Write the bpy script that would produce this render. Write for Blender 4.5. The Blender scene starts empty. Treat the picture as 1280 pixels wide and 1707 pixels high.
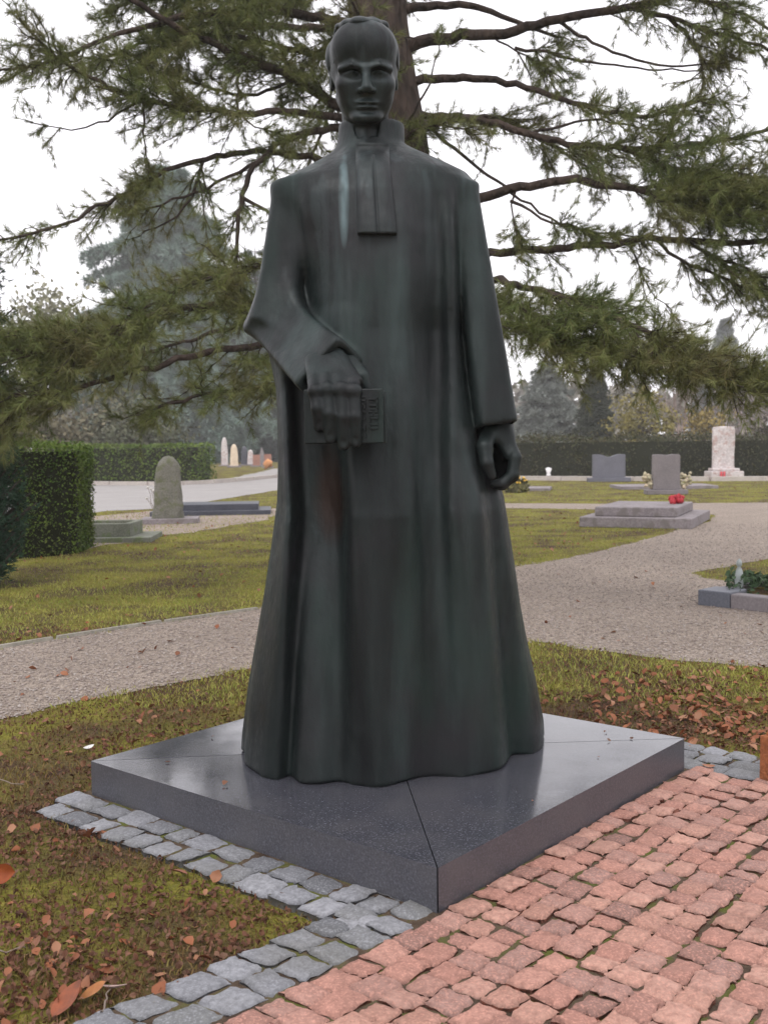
import bpy, math, random
import numpy as np
from mathutils import Matrix, Vector
rng = np.random.default_rng(7); random.seed(7)
sc = bpy.context.scene
COL = sc.collection
f32 = np.float32

# ------------------------------------------------------------------ camera
W, HT, FP, HZ, ROLL, EYE = 1280.0, 1707.0, 1750.0, 743.0, -0.012, 1.5
pit = math.atan((HT/2-HZ)/FP)
fwd = np.array([0, math.cos(pit), -math.sin(pit)])
rgt0 = np.array([1.0, 0, 0]); dwn0 = np.array([0, -math.sin(pit), -math.cos(pit)])
cr, sr = math.cos(ROLL), math.sin(ROLL)
rgt = cr*rgt0 - sr*dwn0; dwn = sr*rgt0 + cr*dwn0
CAM = np.array([0, 0, EYE])
def ray(px, py):
    px = np.asarray(px, float)[..., None]; py = np.asarray(py, float)[..., None]
    return fwd + rgt*(px-W/2)/FP + dwn*(py-HT/2)/FP
def at(px, py, Y):
    d = ray(px, py); return CAM + d*(np.asarray(Y, float)[..., None]/d[..., 1:2])
def gr(px, py, z=0.0):
    d = ray(px, py); return CAM + d*((z-EYE)/d[..., 2:3])
cd = bpy.data.cameras.new('camera'); cam = bpy.data.objects.new('camera', cd); COL.objects.link(cam)
m = Matrix.Identity(4)
for i in range(3):
    m[i][0] = rgt[i]; m[i][1] = -dwn[i]; m[i][2] = -fwd[i]; m[i][3] = CAM[i]
cam.matrix_world = m
cd.sensor_fit = 'VERTICAL'; cd.sensor_height = 36; cd.lens = FP/HT*36
cd.clip_start = .05; cd.clip_end = 3000
cd.dof.use_dof = True; cd.dof.focus_distance = 4.3; cd.dof.aperture_fstop = cd.lens/1000/.0065
sc.camera = cam

# ------------------------------------------------------------------ helpers
def tag(o, label=None, cat=None, group=None, kind=None):
    if label: o['label'] = label
    if cat: o['category'] = cat
    if group: o['group'] = group
    if kind: o['kind'] = kind
    return o
def empty(name, loc, label, cat, group=None):
    o = bpy.data.objects.new(name, None); COL.objects.link(o); o.location = loc; o.empty_display_size = .1
    return tag(o, label, cat, group)
def mesh(name, V, F, mat, parent=None, smooth=True, origin=None):
    V = np.asarray(V, float).reshape(-1, 3).copy()
    if parent is not None:
        q = parent; off = np.zeros(3)
        while q is not None: off += np.array(q.location); q = q.parent
        V -= off
    else:
        if origin is None: origin = np.array([V[:, 0].mean(), V[:, 1].mean(), V[:, 2].min()])
        V -= origin
    me = bpy.data.meshes.new(name)
    groups = F if isinstance(F, (list, tuple)) and len(F) and isinstance(F[0], np.ndarray) and F[0].ndim == 2 else None
    if groups is None and isinstance(F, np.ndarray): groups = [F]
    if groups is not None:
        groups = [g for g in groups if len(g)]
        nl = sum(g.size for g in groups); npol = sum(len(g) for g in groups)
        me.vertices.add(len(V)); me.vertices.foreach_set('co', V.astype(f32).ravel())
        me.loops.add(nl); me.loops.foreach_set('vertex_index', np.concatenate([g.ravel() for g in groups]).astype(np.int32))
        st = []; s = 0
        for g in groups:
            st.append(s+np.arange(len(g))*g.shape[1]); s += g.size
        me.polygons.add(npol); me.polygons.foreach_set('loop_start', np.concatenate(st).astype(np.int32))
        me.update(calc_edges=True)
    else:
        me.from_pydata(V.tolist(), [], [list(f) for f in F]); me.update()
    me.polygons.foreach_set('use_smooth', np.full(len(me.polygons), bool(smooth)))
    me.materials.append(mat)
    o = bpy.data.objects.new(name, me); COL.objects.link(o)
    if parent is not None: o.parent = parent
    else: o.location = origin
    return o
class MB:
    def __init__(s): s.V = []; s.F = {}; s.n = 0
    def add(s, V, F):
        V = np.asarray(V, float).reshape(-1, 3); F = np.asarray(F, int)
        s.V.append(V); s.F.setdefault(F.shape[1], []).append(F+s.n); s.n += len(V)
    def build(s, name, mat, parent=None, smooth=True, origin=None):
        return mesh(name, np.concatenate(s.V), [np.concatenate(f) for f in s.F.values()], mat, parent, smooth, origin)
BOXF = np.array([[0,1,3,2],[4,6,7,5],[0,4,5,1],[2,3,7,6],[0,2,6,4],[1,5,7,3]])
def box(mb, c, h, rot=0.0, taper=1.0, jit=0.0, dx=(0, 0)):
    v = np.array([[x, y, z] for x in (-1, 1) for y in (-1, 1) for z in (-1, 1)], float)
    t = np.where(v[:, 2] > 0, taper, 1.0)
    v[:, 0] *= h[0]*t; v[:, 1] *= h[1]*t; v[:, 2] *= h[2]
    top = v[:, 2] > 0; v[top, 0] += dx[0]; v[top, 1] += dx[1]
    if jit: v += rng.normal(0, jit, v.shape)
    c0, s0 = math.cos(rot), math.sin(rot)
    v = np.stack([v[:, 0]*c0-v[:, 1]*s0, v[:, 0]*s0+v[:, 1]*c0, v[:, 2]], 1)+np.asarray(c)
    mb.add(v, BOXF)
def bevel(o, w=.008, seg=2):
    md = o.modifiers.new('bevel', 'BEVEL'); md.width = w; md.segments = seg; md.limit_method = 'ANGLE'
    return o
def tube(mb, P, R, n=6):
    P = np.asarray(P, float); R = np.broadcast_to(np.asarray(R, float), (len(P),))
    T = np.gradient(P, axis=0); T /= np.linalg.norm(T, axis=1, keepdims=True)+1e-9
    ref = np.array([0, 0, 1.0]) if abs(T[0, 2]) < .9 else np.array([1.0, 0, 0])
    A = np.cross(T, ref); A /= np.linalg.norm(A, axis=1, keepdims=True)+1e-9
    B = np.cross(T, A)
    a = np.arange(n)*2*np.pi/n
    V = P[:, None]+R[:, None, None]*(np.cos(a)[None, :, None]*A[:, None]+np.sin(a)[None, :, None]*B[:, None])
    i = np.arange(len(P)-1)[:, None]*n; j = np.arange(n)[None]; k = (j+1) % n
    F = np.stack([i+j, i+k, i+n+k, i+n+j], -1).reshape(-1, 4)
    mb.add(V, F)
def resample(P, step):
    P = np.asarray(P, float); d = np.r_[0, np.cumsum(np.linalg.norm(np.diff(P, axis=0), axis=1))]
    n = max(3, int(d[-1]/step)+1); t = np.linspace(0, d[-1], n)
    Q = np.stack([np.interp(t, d, P[:, k]) for k in range(P.shape[1])], 1)
    if n > 6:                                   # round the corners
        for _ in range(2): Q[1:-1] = .25*Q[:-2]+.5*Q[1:-1]+.25*Q[2:]
    return Q
def vnoise(x, y, seed=0):                       # cheap smooth 2-D value noise in 0..1
    x = np.asarray(x, float); y = np.asarray(y, float)
    def h(i, j): 
        v = np.sin(i*127.1+j*311.7+seed*74.7)*43758.5453
        return v-np.floor(v)
    i, j = np.floor(x), np.floor(y); u, v = x-i, y-j
    u = u*u*(3-2*u); v = v*v*(3-2*v)
    return (h(i, j)*(1-u)+h(i+1, j)*u)*(1-v)+(h(i, j+1)*(1-u)+h(i+1, j+1)*u)*v
def inpoly(P, poly):
    x, y = P[:, 0], P[:, 1]; poly = np.asarray(poly); r = np.zeros(len(P), bool)
    for (x1, y1), (x2, y2) in zip(poly, np.roll(poly, -1, 0)):
        c = (y1 > y) != (y2 > y)
        r ^= c & (x < (x2-x1)*(y-y1)/((y2-y1)+1e-12)+x1)
    return r

# ------------------------------------------------------------------ materials
class Mat:
    def __init__(s, name, rough=.8, spec=.3):
        s.m = bpy.data.materials.new(name); s.m.use_nodes = True; s.t = s.m.node_tree; s.N = s.t.nodes; s.L = s.t.links
        s.b = s.N['Principled BSDF']; s.b.inputs['Roughness'].default_value = rough
        s.b.inputs['Specular IOR Level'].default_value = spec
        s.tc = s.N.new('ShaderNodeTexCoord').outputs['Object']
    def mapping(s, sx=1, sy=1, sz=1):
        n = s.N.new('ShaderNodeMapping'); n.inputs['Scale'].default_value = (sx, sy, sz); s.L.new(s.tc, n.inputs[0]); return n.outputs[0]
    def noise(s, scale, detail=3, vec=None, rough=.55):
        n = s.N.new('ShaderNodeTexNoise'); n.inputs['Scale'].default_value = scale; n.inputs['Detail'].default_value = detail
        n.inputs['Roughness'].default_value = rough; s.L.new(vec if vec is not None else s.tc, n.inputs['Vector']); return n.outputs['Fac']
    def voro(s, scale, out='Color', feature='F1', vec=None):
        n = s.N.new('ShaderNodeTexVoronoi'); n.inputs['Scale'].default_value = scale; n.feature = feature
        s.L.new(vec if vec is not None else s.tc, n.inputs['Vector']); return n.outputs[out]
    def island(s):
        return s.N.new('ShaderNodeNewGeometry').outputs['Random Per Island']
    def ramp(s, fac, stops):
        n = s.N.new('ShaderNodeValToRGB'); e = n.color_ramp.elements
        while len(e) < len(stops): e.new(.5)
        for q, (p, c) in zip(e, stops): q.position = p; q.color = tuple(c)+(1,) if not np.isscalar(c) else (c, c, c, 1)
        s.L.new(fac, n.inputs[0]); return n.outputs[0]
    def mix(s, fac, a, b, mode='MIX'):
        n = s.N.new('ShaderNodeMix'); n.data_type = 'RGBA'; n.blend_type = mode
        for sock, v in ((n.inputs['Factor'], fac), (n.inputs[6], a), (n.inputs[7], b)):
            if hasattr(v, 'links'): s.L.new(v, sock)
            elif np.isscalar(v): sock.default_value = v
            else: sock.default_value = tuple(v)+(1,)
        return n.outputs[2]
    def math(s, op, a, b=0.0, clamp=False):
        n = s.N.new('ShaderNodeMath'); n.operation = op; n.use_clamp = clamp
        for sock, v in zip(n.inputs, (a, b)):
            if hasattr(v, 'links'): s.L.new(v, sock)
            else: sock.default_value = v
        return n.outputs[0]
    def color(s, c):
        if hasattr(c, 'links'): s.L.new(c, s.b.inputs['Base Color'])
        else: s.b.inputs['Base Color'].default_value = tuple(c)+(1,)
        return s
    def rough(s, r): s.L.new(r, s.b.inputs['Roughness']); return s
    def bump(s, h, strength=.5, dist=.01):
        n = s.N.new('ShaderNodeBump'); n.inputs['Strength'].default_value = strength; n.inputs['Distance'].default_value = dist
        s.L.new(h, n.inputs['Height'])
        s.L.new(n.outputs[0], s.b.inputs['Normal']); return s
    def transl(s, v):
        s.b.inputs['Transmission Weight'].default_value = 0
        s.b.inputs['Subsurface Weight'].default_value = 0; return s
def foliage_mat(name, cols, nscale=1.2, rough=.7):
    M = Mat(name, rough, .2); n = len(cols)
    a = M.ramp(M.island(), [(i/(n-1), c) for i, c in enumerate(cols)])
    b = M.ramp(M.noise(nscale, 2), [(.3, cols[0]), (.5, cols[n//2]), (.72, cols[-1])])
    M.color(M.mix(.5, a, b)); return M.m
def stone_mat(name, c1, c2, scale=3, rough=.8, speck=60, bump=.25, lichen=None, spec=.3):
    M = Mat(name, rough, spec)
    base = M.ramp(M.noise(scale, 4), [(.3, c1), (.7, c2)])
    if speck: base = M.mix(M.ramp(M.noise(speck, 2), [(.35, .0), (.7, .5)]), base, tuple(min(1, x*1.5) for x in c2))
    if lichen: base = M.mix(M.ramp(M.noise(scale*2.3, 5), [(.52, .0), (.62, .75)]), base, lichen)
    M.color(base); M.bump(M.noise(scale*9, 5), bump, .02); return M.m

# ------------------------------------------------------------------ plinth frame
ZP = .163                                                     # height of the granite plinth
FC = gr(730, 1531)[:2]; LC = gr(170, 1340.5)[:2]; RC = gr(1155, 1281)[:2]
e1 = RC-FC; S1 = np.linalg.norm(e1); e1 /= S1                 # along the right-front edge
e2 = np.array([-e1[1], e1[0]]); S2 = abs((LC-FC) @ e2)        # along the left-front edge
S1 = S2 = (S1+S2)/2
def pl(a, b, z=0.0):                                          # plinth coordinates -> world
    a = np.asarray(a, float); b = np.asarray(b, float)
    return np.stack([FC[0]+a*e1[0]+b*e2[0], FC[1]+a*e1[1]+b*e2[1], np.broadcast_to(z, a.shape)+0.0], -1)
PC = pl(S1/2, S2/2)

# ------------------------------------------------------------------ signed-distance modelling
def smin(a, b, k): 
    h = np.clip(.5+.5*(b-a)/k, 0, 1); return b+(a-b)*h-k*h*(1-h)
def smax(a, b, k): return -smin(-a, -b, k)
def surfnet(F, org, h):
    nx, ny, nz = F.shape; ins = F < 0
    c = np.zeros((nx-1, ny-1, nz-1), np.int8)
    for i in (0, 1):
        for j in (0, 1):
            for k in (0, 1): c += ins[i:nx-1+i, j:ny-1+j, k:nz-1+k]
    act = (c > 0) & (c < 8); I, J, K = np.nonzero(act); n = len(I)
    idx = -np.ones(act.shape, np.int64); idx[I, J, K] = np.arange(n)
    acc = np.zeros((n, 3)); cnt = np.zeros(n)
    for ax in range(3):
        for p in (0, 1):
            for q in (0, 1):
                o = [0, 0, 0]; o[(ax+1) % 3] = p; o[(ax+2) % 3] = q
                a = F[I+o[0], J+o[1], K+o[2]].astype(float); o2 = list(o); o2[ax] = 1
                b = F[I+o2[0], J+o2[1], K+o2[2]].astype(float)
                cr_ = (a < 0) != (b < 0); t = np.where(cr_, a/(a-b+1e-20), 0)
                pos = np.array(o, float)[None].repeat(n, 0); pos[:, ax] = t
                acc[cr_] += pos[cr_]; cnt[cr_] += 1
    V = (np.stack([I, J, K], 1)+acc/cnt[:, None])*h+np.asarray(org)
    Q = []
    for ax in range(3):
        u, v = (ax+1) % 3, (ax+2) % 3
        sl0 = [slice(None)]*3; sl1 = [slice(None)]*3; sl0[ax] = slice(0, -1); sl1[ax] = slice(1, None)
        s0, s1 = ins[tuple(sl0)], ins[tuple(sl1)]
        E = np.stack(np.nonzero(s0 != s1), 1)
        E = E[(E[:, u] > 0) & (E[:, v] > 0) & (E[:, u] < F.shape[u]-1) & (E[:, v] < F.shape[v]-1)]
        du = np.eye(3, dtype=int)[u]; dv = np.eye(3, dtype=int)[v]
        q = np.stack([idx[tuple((E-a*du-b*dv).T)] for a, b in ((1, 1), (0, 1), (0, 0), (1, 0))], 1)
        fl = ~s0[tuple(E.T)]; q[fl] = q[fl][:, ::-1]; Q.append(q)
    Q = np.concatenate(Q); return V, Q[(Q >= 0).all(1)]
def smoothv(V, Q, it=1, lam=.5):
    for _ in range(it):
        S = np.zeros_like(V); C = np.zeros(len(V))
        for a in range(4):
            for b in (1, 3):
                np.add.at(S, Q[:, a], V[Q[:, (a+b) % 4]]); np.add.at(C, Q[:, a], 1)
        V = V+lam*(S/np.maximum(C, 1)[:, None]-V)
    return V
class Grid:
    def __init__(s, lo, hi, h):
        s.lo = np.asarray(lo, float); s.h = h; n = np.ceil((np.asarray(hi)-s.lo)/h).astype(int)+1
        ax = [(s.lo[k]+np.arange(n[k])*h).astype(f32) for k in range(3)]
        s.x, s.y, s.z = ax[0][:, None, None], ax[1][None, :, None], ax[2][None, None, :]; s.zax = ax[2]; s.xax = ax[0]
    def ell(s, c, r):
        q = np.sqrt(((s.x-c[0])/r[0])**2+((s.y-c[1])/r[1])**2+((s.z-c[2])/r[2])**2); return ((q-1)*min(r)).astype(f32)
    def cap(s, a, b, ra, rb=None, sq=(1, 1, 1)):
        a = np.asarray(a, float); b = np.asarray(b, float); rb = ra if rb is None else rb; d = b-a
        t = np.clip(((s.x-a[0])*d[0]+(s.y-a[1])*d[1]+(s.z-a[2])*d[2])/(d @ d), 0, 1).astype(f32)
        return np.sqrt(((s.x-a[0]-t*d[0])/sq[0])**2+((s.y-a[1]-t*d[1])/sq[1])**2+((s.z-a[2]-t*d[2])/sq[2])**2)-(ra+(rb-ra)*t)
    def chain(s, pts, rs, k=.01):
        r = None
        for a, b, ra, rb in zip(pts[:-1], pts[1:], rs[:-1], rs[1:]):
            c = s.cap(a, b, ra, rb); r = c if r is None else smin(r, c, k)
        return r
    def tbox(s, p0, p1, h0, h1, side, k=.03, ext=0):     # tapered box from p0 to p1, half sizes across `side` and the other way
        p0 = np.asarray(p0, float); p1 = np.asarray(p1, float); ax = p1-p0; L = np.linalg.norm(ax); ax = ax/L
        u = np.asarray(side, float); u = u-ax*(u @ ax); u /= np.linalg.norm(u); v = np.cross(ax, u)
        X, Y, Z = s.x-p0[0], s.y-p0[1], s.z-p0[2]
        t = X*ax[0]+Y*ax[1]+Z*ax[2]; a = X*u[0]+Y*u[1]+Z*u[2]; b = X*v[0]+Y*v[1]+Z*v[2]
        tt = np.clip(t/L, 0, 1)
        fa = np.abs(a)-(h0[0]+(h1[0]-h0[0])*tt); fb = np.abs(b)-(h0[1]+(h1[1]-h0[1])*tt)
        return smax(smax(fa, fb, k), np.maximum(-t-ext, t-L), .012).astype(f32)
    def out(s, F, it=1): 
        V, Q = surfnet(F, s.lo, s.h); return smoothv(V, Q, it), Q

# ------------------------------------------------------------------ the bronze statue
def bronze():
    M = Mat('weathered bronze', .5, .28)
    st = M.mapping(1, 1, .16)
    base = M.ramp(M.noise(5, 4, st), [(.30, (.006, .007, .008)), (.5, (.013, .018, .018)), (.70, (.029, .042, .041))])
    base = M.mix(M.ramp(M.noise(2.2, 3), [(.5, 0.0), (.75, .5)]), base, (.026, .018, .024))     # purplish-brown metal
    base = M.mix(M.ramp(M.noise(3.1, 4, M.mapping(1, 1, .35)), [(.53, 0.0), (.72, .5)]), base, (.014, .034, .027))  # green patina
    n = M.N.new('ShaderNodeTexNoise'); n.inputs['Scale'].default_value = 17; n.inputs['Detail'].default_value = 2
    M.L.new(M.mapping(1, 1, .07), n.inputs['Vector'])
    sep = M.N.new('ShaderNodeSeparateXYZ'); M.L.new(M.tc, sep.inputs[0])
    up = M.ramp(M.math('DIVIDE', sep.outputs[2], 3.0), [(.45, 0.0), (.85, .55)])               # run-off streaks on the upper half
    strk = M.math('MULTIPLY', M.ramp(n.outputs['Fac'], [(.56, 0.0), (.66, 1.0)]), up)
    base = M.mix(M.math('MULTIPLY', strk, .38), base, (.075, .10, .105))
    def blot(px, py, rx, ry, y):                                # a stain of its own: ellipse on the front of the figure
        c = at(px, py, y); k = y/FP; ox = M.math('DIVIDE', M.math('SUBTRACT', sep.outputs[0], float(c[0])-float(foot[0])), rx*k); oz = M.math('DIVIDE', M.math('SUBTRACT', sep.outputs[2], float(c[2])-ZP), ry*k)
        d = M.math('ADD', M.math('MULTIPLY', ox, ox), M.math('MULTIPLY', oz, oz)); return M.ramp(M.math('ADD', d, M.math('MULTIPLY', M.noise(11, 4, st), .9)), [(.45, 1.0), (1.3, 0.0)])
    base = M.mix(M.math('MULTIPLY', blot(573, 330, 13, 110, YS-.27), M.ramp(n.outputs['Fac'], [(.38, .25), (.56, 1.0)])), base, (.12, .17, .18))
    base = M.mix(M.math('MULTIPLY', blot(545, 830, 46, 130, YS-.4), .8), base, (.034, .018, .013))
    M.color(base); M.b.inputs['Metallic'].default_value = .25
    M.rough(M.ramp(M.noise(14, 3), [(.3, .38), (.7, .6)]))
    M.bump(M.noise(26, 5, M.mapping(1, 1, .5)), .22, .02); return M.m
YS = float(gr(655, 1261, ZP)[1])                                          # plane through the middle of the figure
foot = at(655, 1290, YS)
BRONZE = bronze()
ST = empty('bronze_statue', (float(foot[0]), YS, ZP), 'tall dark bronze statue of a standing clergyman in a long robe holding a book', 'statue')
def px2x(px, py, Y): return at(px, py, Y)[..., 0]
# silhouette of the robe without the sleeves: (row in the photograph, left, right)
sil = np.array([(243,568,674),(256,553,697),(270,533,727),(284,508,755),(296,484,779),(310,460,786),(325,459,787),(350,468,781),(400,488,779),(480,496,784),(520,488,787),(560,446,791),(600,452,796),
                (650,463,802),(700,465,808),(760,466,820),(830,464,842),(900,455,854),(960,446,864),(1020,437,873),(1080,428,884),(1150,418,899),(1230,411,914),(1285,409,917),(1330,408,918)], float)
zl = at(np.full(len(sil), 650.), sil[:, 0], YS)[:, 2]; xl = px2x(sil[:, 1], sil[:, 0], YS); xr = px2x(sil[:, 2], sil[:, 0], YS)
rows = np.array([243,256,270,284,296,310,340,400,480,560,650,760,850,1020,1150,1330.])
bh = YS-float(gr(655, 1313, ZP)[1])-.085
bf = np.array([.10,.13,.165,.20,.225,.245,.27,.295,.305,.31,.325,.355,.385,.385+(bh-.385)*.42,.385+(bh-.385)*.72,bh])
bb = np.array([.10,.14,.18,.21,.23,.25,.27,.28,.29,.30,.31,.33,.36,.42,.48,.54])
zr = at(np.full(len(rows), 650.), rows, YS)[:, 2]
def prof(z, zt, v): return np.interp(z, zt[::-1], v[::-1])
# folds: each knot runs down the cloth; px and relief (m) at rows 330, 560, 850, 1300
KR = np.array([330, 560, 850, 1300.])
K = [((470,440,462,410),(0,0,0,0)),((484,452,474,436),(0,0,.03,.02)),((491,470,486,466),(0,.02,.055,.02)),((497,480,493,480),(-.03,-.03,-.05,-.05)),
     ((506,500,510,494),(.028,-.045,-.085,.055)),((522,520,540,530),(.018,-.045,-.11,.06)),((560,558,573,566),(.004,-.01,-.11,.005)),((573,570,582,590),(.018,.012,.03,.03)),
     ((580,579,592,608),(-.012,-.008,.03,.04)),((596,595,612,640),(.004,.004,.016,.075)),((655,640,650,676),(.004,0,.012,.035)),((672,668,688,704),(.004,.022,.03,.002)),
     ((690,686,700,724),(-.008,-.012,-.03,.012)),((714,720,735,748),(-.018,-.045,-.045,.04)),((732,738,749,776),(-.014,-.035,.014,.065)),((748,752,760,808),(.026,.03,.03,.065)),
     ((760,765,786,838),(.010,.005,.004,.065)),((768,775,808,856),(-.01,-.035,.03,.03)),((773,784,826,865),(-.04,-.055,-.035,-.05)),((777,791,843,910),(0,0,0,0))]
zk = at(np.full(4, 650.), KR, YS)[:, 2]
yfr = YS-np.array([prof(z, zr, bf) for z in zk])*.9
kx = np.array([[px2x(p, r, y) for p, r, y in zip(k[0], KR, yfr)] for k in K]); kd = np.array([k[1] for k in K])*1.15
def folds(xax, zax):
    D = np.zeros((len(xax), len(zax)), f32)
    for i, z in enumerate(zax):
        X = [prof(z, zk, r) for r in kx]; d = [prof(z, zk, r) for r in kd]; D[:, i] = np.interp(xax, X, d)
    D *= np.clip((float(at(650, 300, YS)[2])-zax)/.22, 0, 1)[None]
    for _ in range(5): D[1:-1] = .25*D[:-2]+.5*D[1:-1]+.25*D[2:]
    return D
g = Grid((xl.min()-.2, YS-.80, ZP-.03), (xr.max()+.2, YS+.72, zl[0]+.12), .0105)
xc = ((prof(g.zax, zl, xl)+prof(g.zax, zl, xr))/2).astype(f32)[None, None]; ha = ((prof(g.zax, zl, xr)-prof(g.zax, zl, xl))/2).astype(f32)[None, None]
dF = prof(g.zax, zr, bf).astype(f32)[None, None]; dB = prof(g.zax, zr, bb).astype(f32)[None, None]
hw = np.clip((2.2-g.z)/2.0, 0, 1).astype(f32); yy = g.y-YS-(.20*np.clip((g.x-xc)/ha, -.15, 1.2)*hw).astype(f32); ny = np.where(yy < 0, yy/dF, yy/dB).astype(f32); nxx = ((g.x-xc)/ha).astype(f32)
q = (np.abs(nxx)**2.35+np.abs(ny)**2.35)**(1/2.35)
body = (q-1)*np.minimum(ha, dF)
D = folds(g.xax, g.zax)[:, None, :]; wfr = np.clip(-ny*1.7+.15, 0, 1)
body -= D*wfr
ang = np.arctan2(ny, nxx); hem = np.clip((1.9-g.z)/1.9, 0, 1).astype(f32)
body -= (.05*hem*np.sin(ang*9+.6)*np.clip(ny*2, 0, 1)).astype(f32)
body = np.maximum(body, ZP+.004+.004*np.sin(g.x*17)-g.z)        # hem
# collar round the neck
ctop = at(613, 214, YS-.05); cbot = at(614, 262, YS-.02)
ring = g.cap((ctop[0], YS-.02, ctop[2]), (cbot[0], YS-.0, cbot[2]), .112, .14)
body = smin(body, ring, .03)
body = np.maximum(body, -g.cap((ctop[0], YS-.03, ctop[2]-.01), (ctop[0], YS-.04, ctop[2]+.3), .086))
body = np.maximum(body, np.where((np.abs(g.x-ctop[0]) < .3) & (np.abs(yy) < .35), g.z-(ctop[2]+.03), -1))
body = np.maximum(body, -g.tbox((ctop[0]-.003, YS-.13, ctop[2]+.05), (ctop[0]-.003, YS-.15, cbot[2]+.06), (.048, .06), (.042, .06), (1, 0, 0), .03))
# right arm of the figure (left in the photograph): bent, forearm across the belly
sh = at(491, 352, YS-.01); el = at(461, 544, YS-.06); cu = at(551, 622, YS-.45)
up_ = g.tbox(sh, el+np.array([.0, -.02, .0]), (.088, .15), (.088, .115), (1, 0, 0), .06, .05)
fo = g.tbox(el+np.array([.015, .04, .0]), cu, (.10, .115), (.125, .085), (.32, .62, 1), .03)
hol = g.tbox(cu-(cu-el)/np.linalg.norm(cu-el)*.09, cu+(cu-el)*.2, (.095, .055), (.098, .058), (.32, .62, 1), .03)
arm = smin(up_, fo, .12)
# left arm: hanging straight
sh2 = at(766, 345, YS-.01); cu2 = at(821, 713, YS-.08)
ar2 = g.tbox(sh2, cu2, (.062, .15), (.086, .135), (1, .12, .1), .05, .05)
hol2 = g.tbox(cu2+np.array([-.01, 0, .10]), cu2+np.array([.01, 0, -.1]), (.068, .11), (.07, .115), (1, .12, .1), .03)
gap = np.minimum(1, 1)
body = smin(body, arm, (.025+.05*np.clip((g.z-2.45)/.15, 0, 1)).astype(f32)); body = smin(body, ar2, (.025+.05*np.clip((g.z-2.45)/.15, 0, 1)).astype(f32))
body = np.maximum(body, -hol); body = np.maximum(body, -hol2)
V, Q = g.out(body, 1)
robe = mesh('robe', V, Q, BRONZE, ST)
del body, q, ny, nxx, ang
def yfront(x, z):                                              # front surface of the torso
    x = np.asarray(x, float); z = np.asarray(z, float)
    c = (prof(z, zl, xl)+prof(z, zl, xr))/2; h = (prof(z, zl, xr)-prof(z, zl, xl))/2
    u = np.clip(np.abs(x-c)/h, 0, .98); return YS-prof(z, zr, bf)*(1-u**2.35)**(1/2.35)
# preaching bands: two tongues of cloth on the chest
PX = [(593,648),(593,650),(594,654),(595,658),(596,661)]; PYs = [238,270,310,350,391]
n1, n2 = 33, 40; Vb = np.zeros((n2, n1, 2, 3))
for i in range(n2):
    py = np.interp(i/(n2-1), np.linspace(0, 1, 5), PYs); a = np.interp(py, PYs, [p[0] for p in PX]); b = np.interp(py, PYs, [p[1] for p in PX])
    for j in range(n1):
        t = j/(n1-1); P = at(a+(b-a)*t, py, YS-.26); y0 = float(yfront(P[0], P[2]))
        P = at(a+(b-a)*t, py, y0-.012); y0 = float(yfront(P[0], P[2]))
        lift = .022+.018*(i/(n2-1))**2-.012*abs(2*t-1)**6-.010*math.exp(-((t-.52)/.03)**2)*(i > 6)
        if i < 5: y0 = y0*(i/5)+(YS-.155)*(1-i/5)
        Vb[i, j, 0] = (P[0], y0-lift, P[2]); Vb[i, j, 1] = (P[0], y0+.03, P[2])
ii = np.arange(n2*n1*2).reshape(n2, n1, 2); Fb = []
for s_ in (0, 1):
    q4 = np.stack([ii[:-1, :-1, s_], ii[1:, :-1, s_], ii[1:, 1:, s_], ii[:-1, 1:, s_]], -1).reshape(-1, 4); Fb.append(q4 if s_ == 0 else q4[:, ::-1])
for A_ in (ii[:, 0], ii[::-1, -1]): Fb.append(np.stack([A_[:-1, 0], A_[:-1, 1], A_[1:, 1], A_[1:, 0]], -1))
for A_ in (ii[0][::-1], ii[-1]): Fb.append(np.stack([A_[:-1, 0], A_[:-1, 1], A_[1:, 1], A_[1:, 0]], -1))
bands = mesh('neck_bands', Vb.reshape(-1, 3), np.concatenate(Fb), BRONZE, ST)
bands.data.polygons.foreach_set('use_smooth', np.repeat([True, False], [2*(n1-1)*(n2-1), len(bands.data.polygons)-2*(n1-1)*(n2-1)]))

# head in its own units: chin 0, crown 1, face towards -y
chin = at(613, 206, YS-.26); crown = at(604, 27, YS-.02)
HS = float(crown[2]-chin[2])*.83; HC = np.array([float(at(608, 120, YS-.15)[0]), YS-.065, float(chin[2])+.03])
h = Grid((-.5, -.62, -.5), (.5, .62, 1.12), .0105)
F = h.ell((0, .06, .66), (.315, .40, .345))
F = smin(F, h.ell((0, -.10, .40), (.250, .27, .38)), .10)
F = smin(F, h.ell((0, -.17, .14), (.125, .165, .12)), .10)
for sx in (-1, 1):
    F = smin(F, h.cap((sx*.185, .02, .30), (sx*.055, -.24, .08), .06, .055), .08)       # jaw line
    F = smin(F, h.ell((sx*.165, -.235, .405), (.075, .085, .06)), .09)                    # cheekbone
F = smin(F, h.ell((0, -.30, .055), (.10, .075, .065)), .07)                             # chin
F = smin(F, h.ell((0, -.20, .78), (.25, .19, .2)), .12)                                  # forehead
for sx in (-1, 1):
    F = smin(F, h.chain([(sx*.03, -.372, .535), (sx*.12, -.37, .565), (sx*.215, -.28, .54)], [.024, .028, .022]), .05)   # brow
    F = smax(F, -h.ell((sx*.118, -.398, .487), (.096, .100, .056)), .030)              # eye socket
    F = smin(F, h.ell((sx*.118, -.288, .484), (.060, .056, .044)), .006)               # eyeball
    F = smin(F, h.chain([(sx*.058, -.322, .488), (sx*.115, -.346, .512), (sx*.182, -.302, .488)], [.011, .014, .011]), .010)   # upper lid
    F = smin(F, h.chain([(sx*.060, -.322, .474), (sx*.115, -.334, .450), (sx*.178, -.300, .474)], [.008, .010, .008]), .010)   # lower lid
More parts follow.
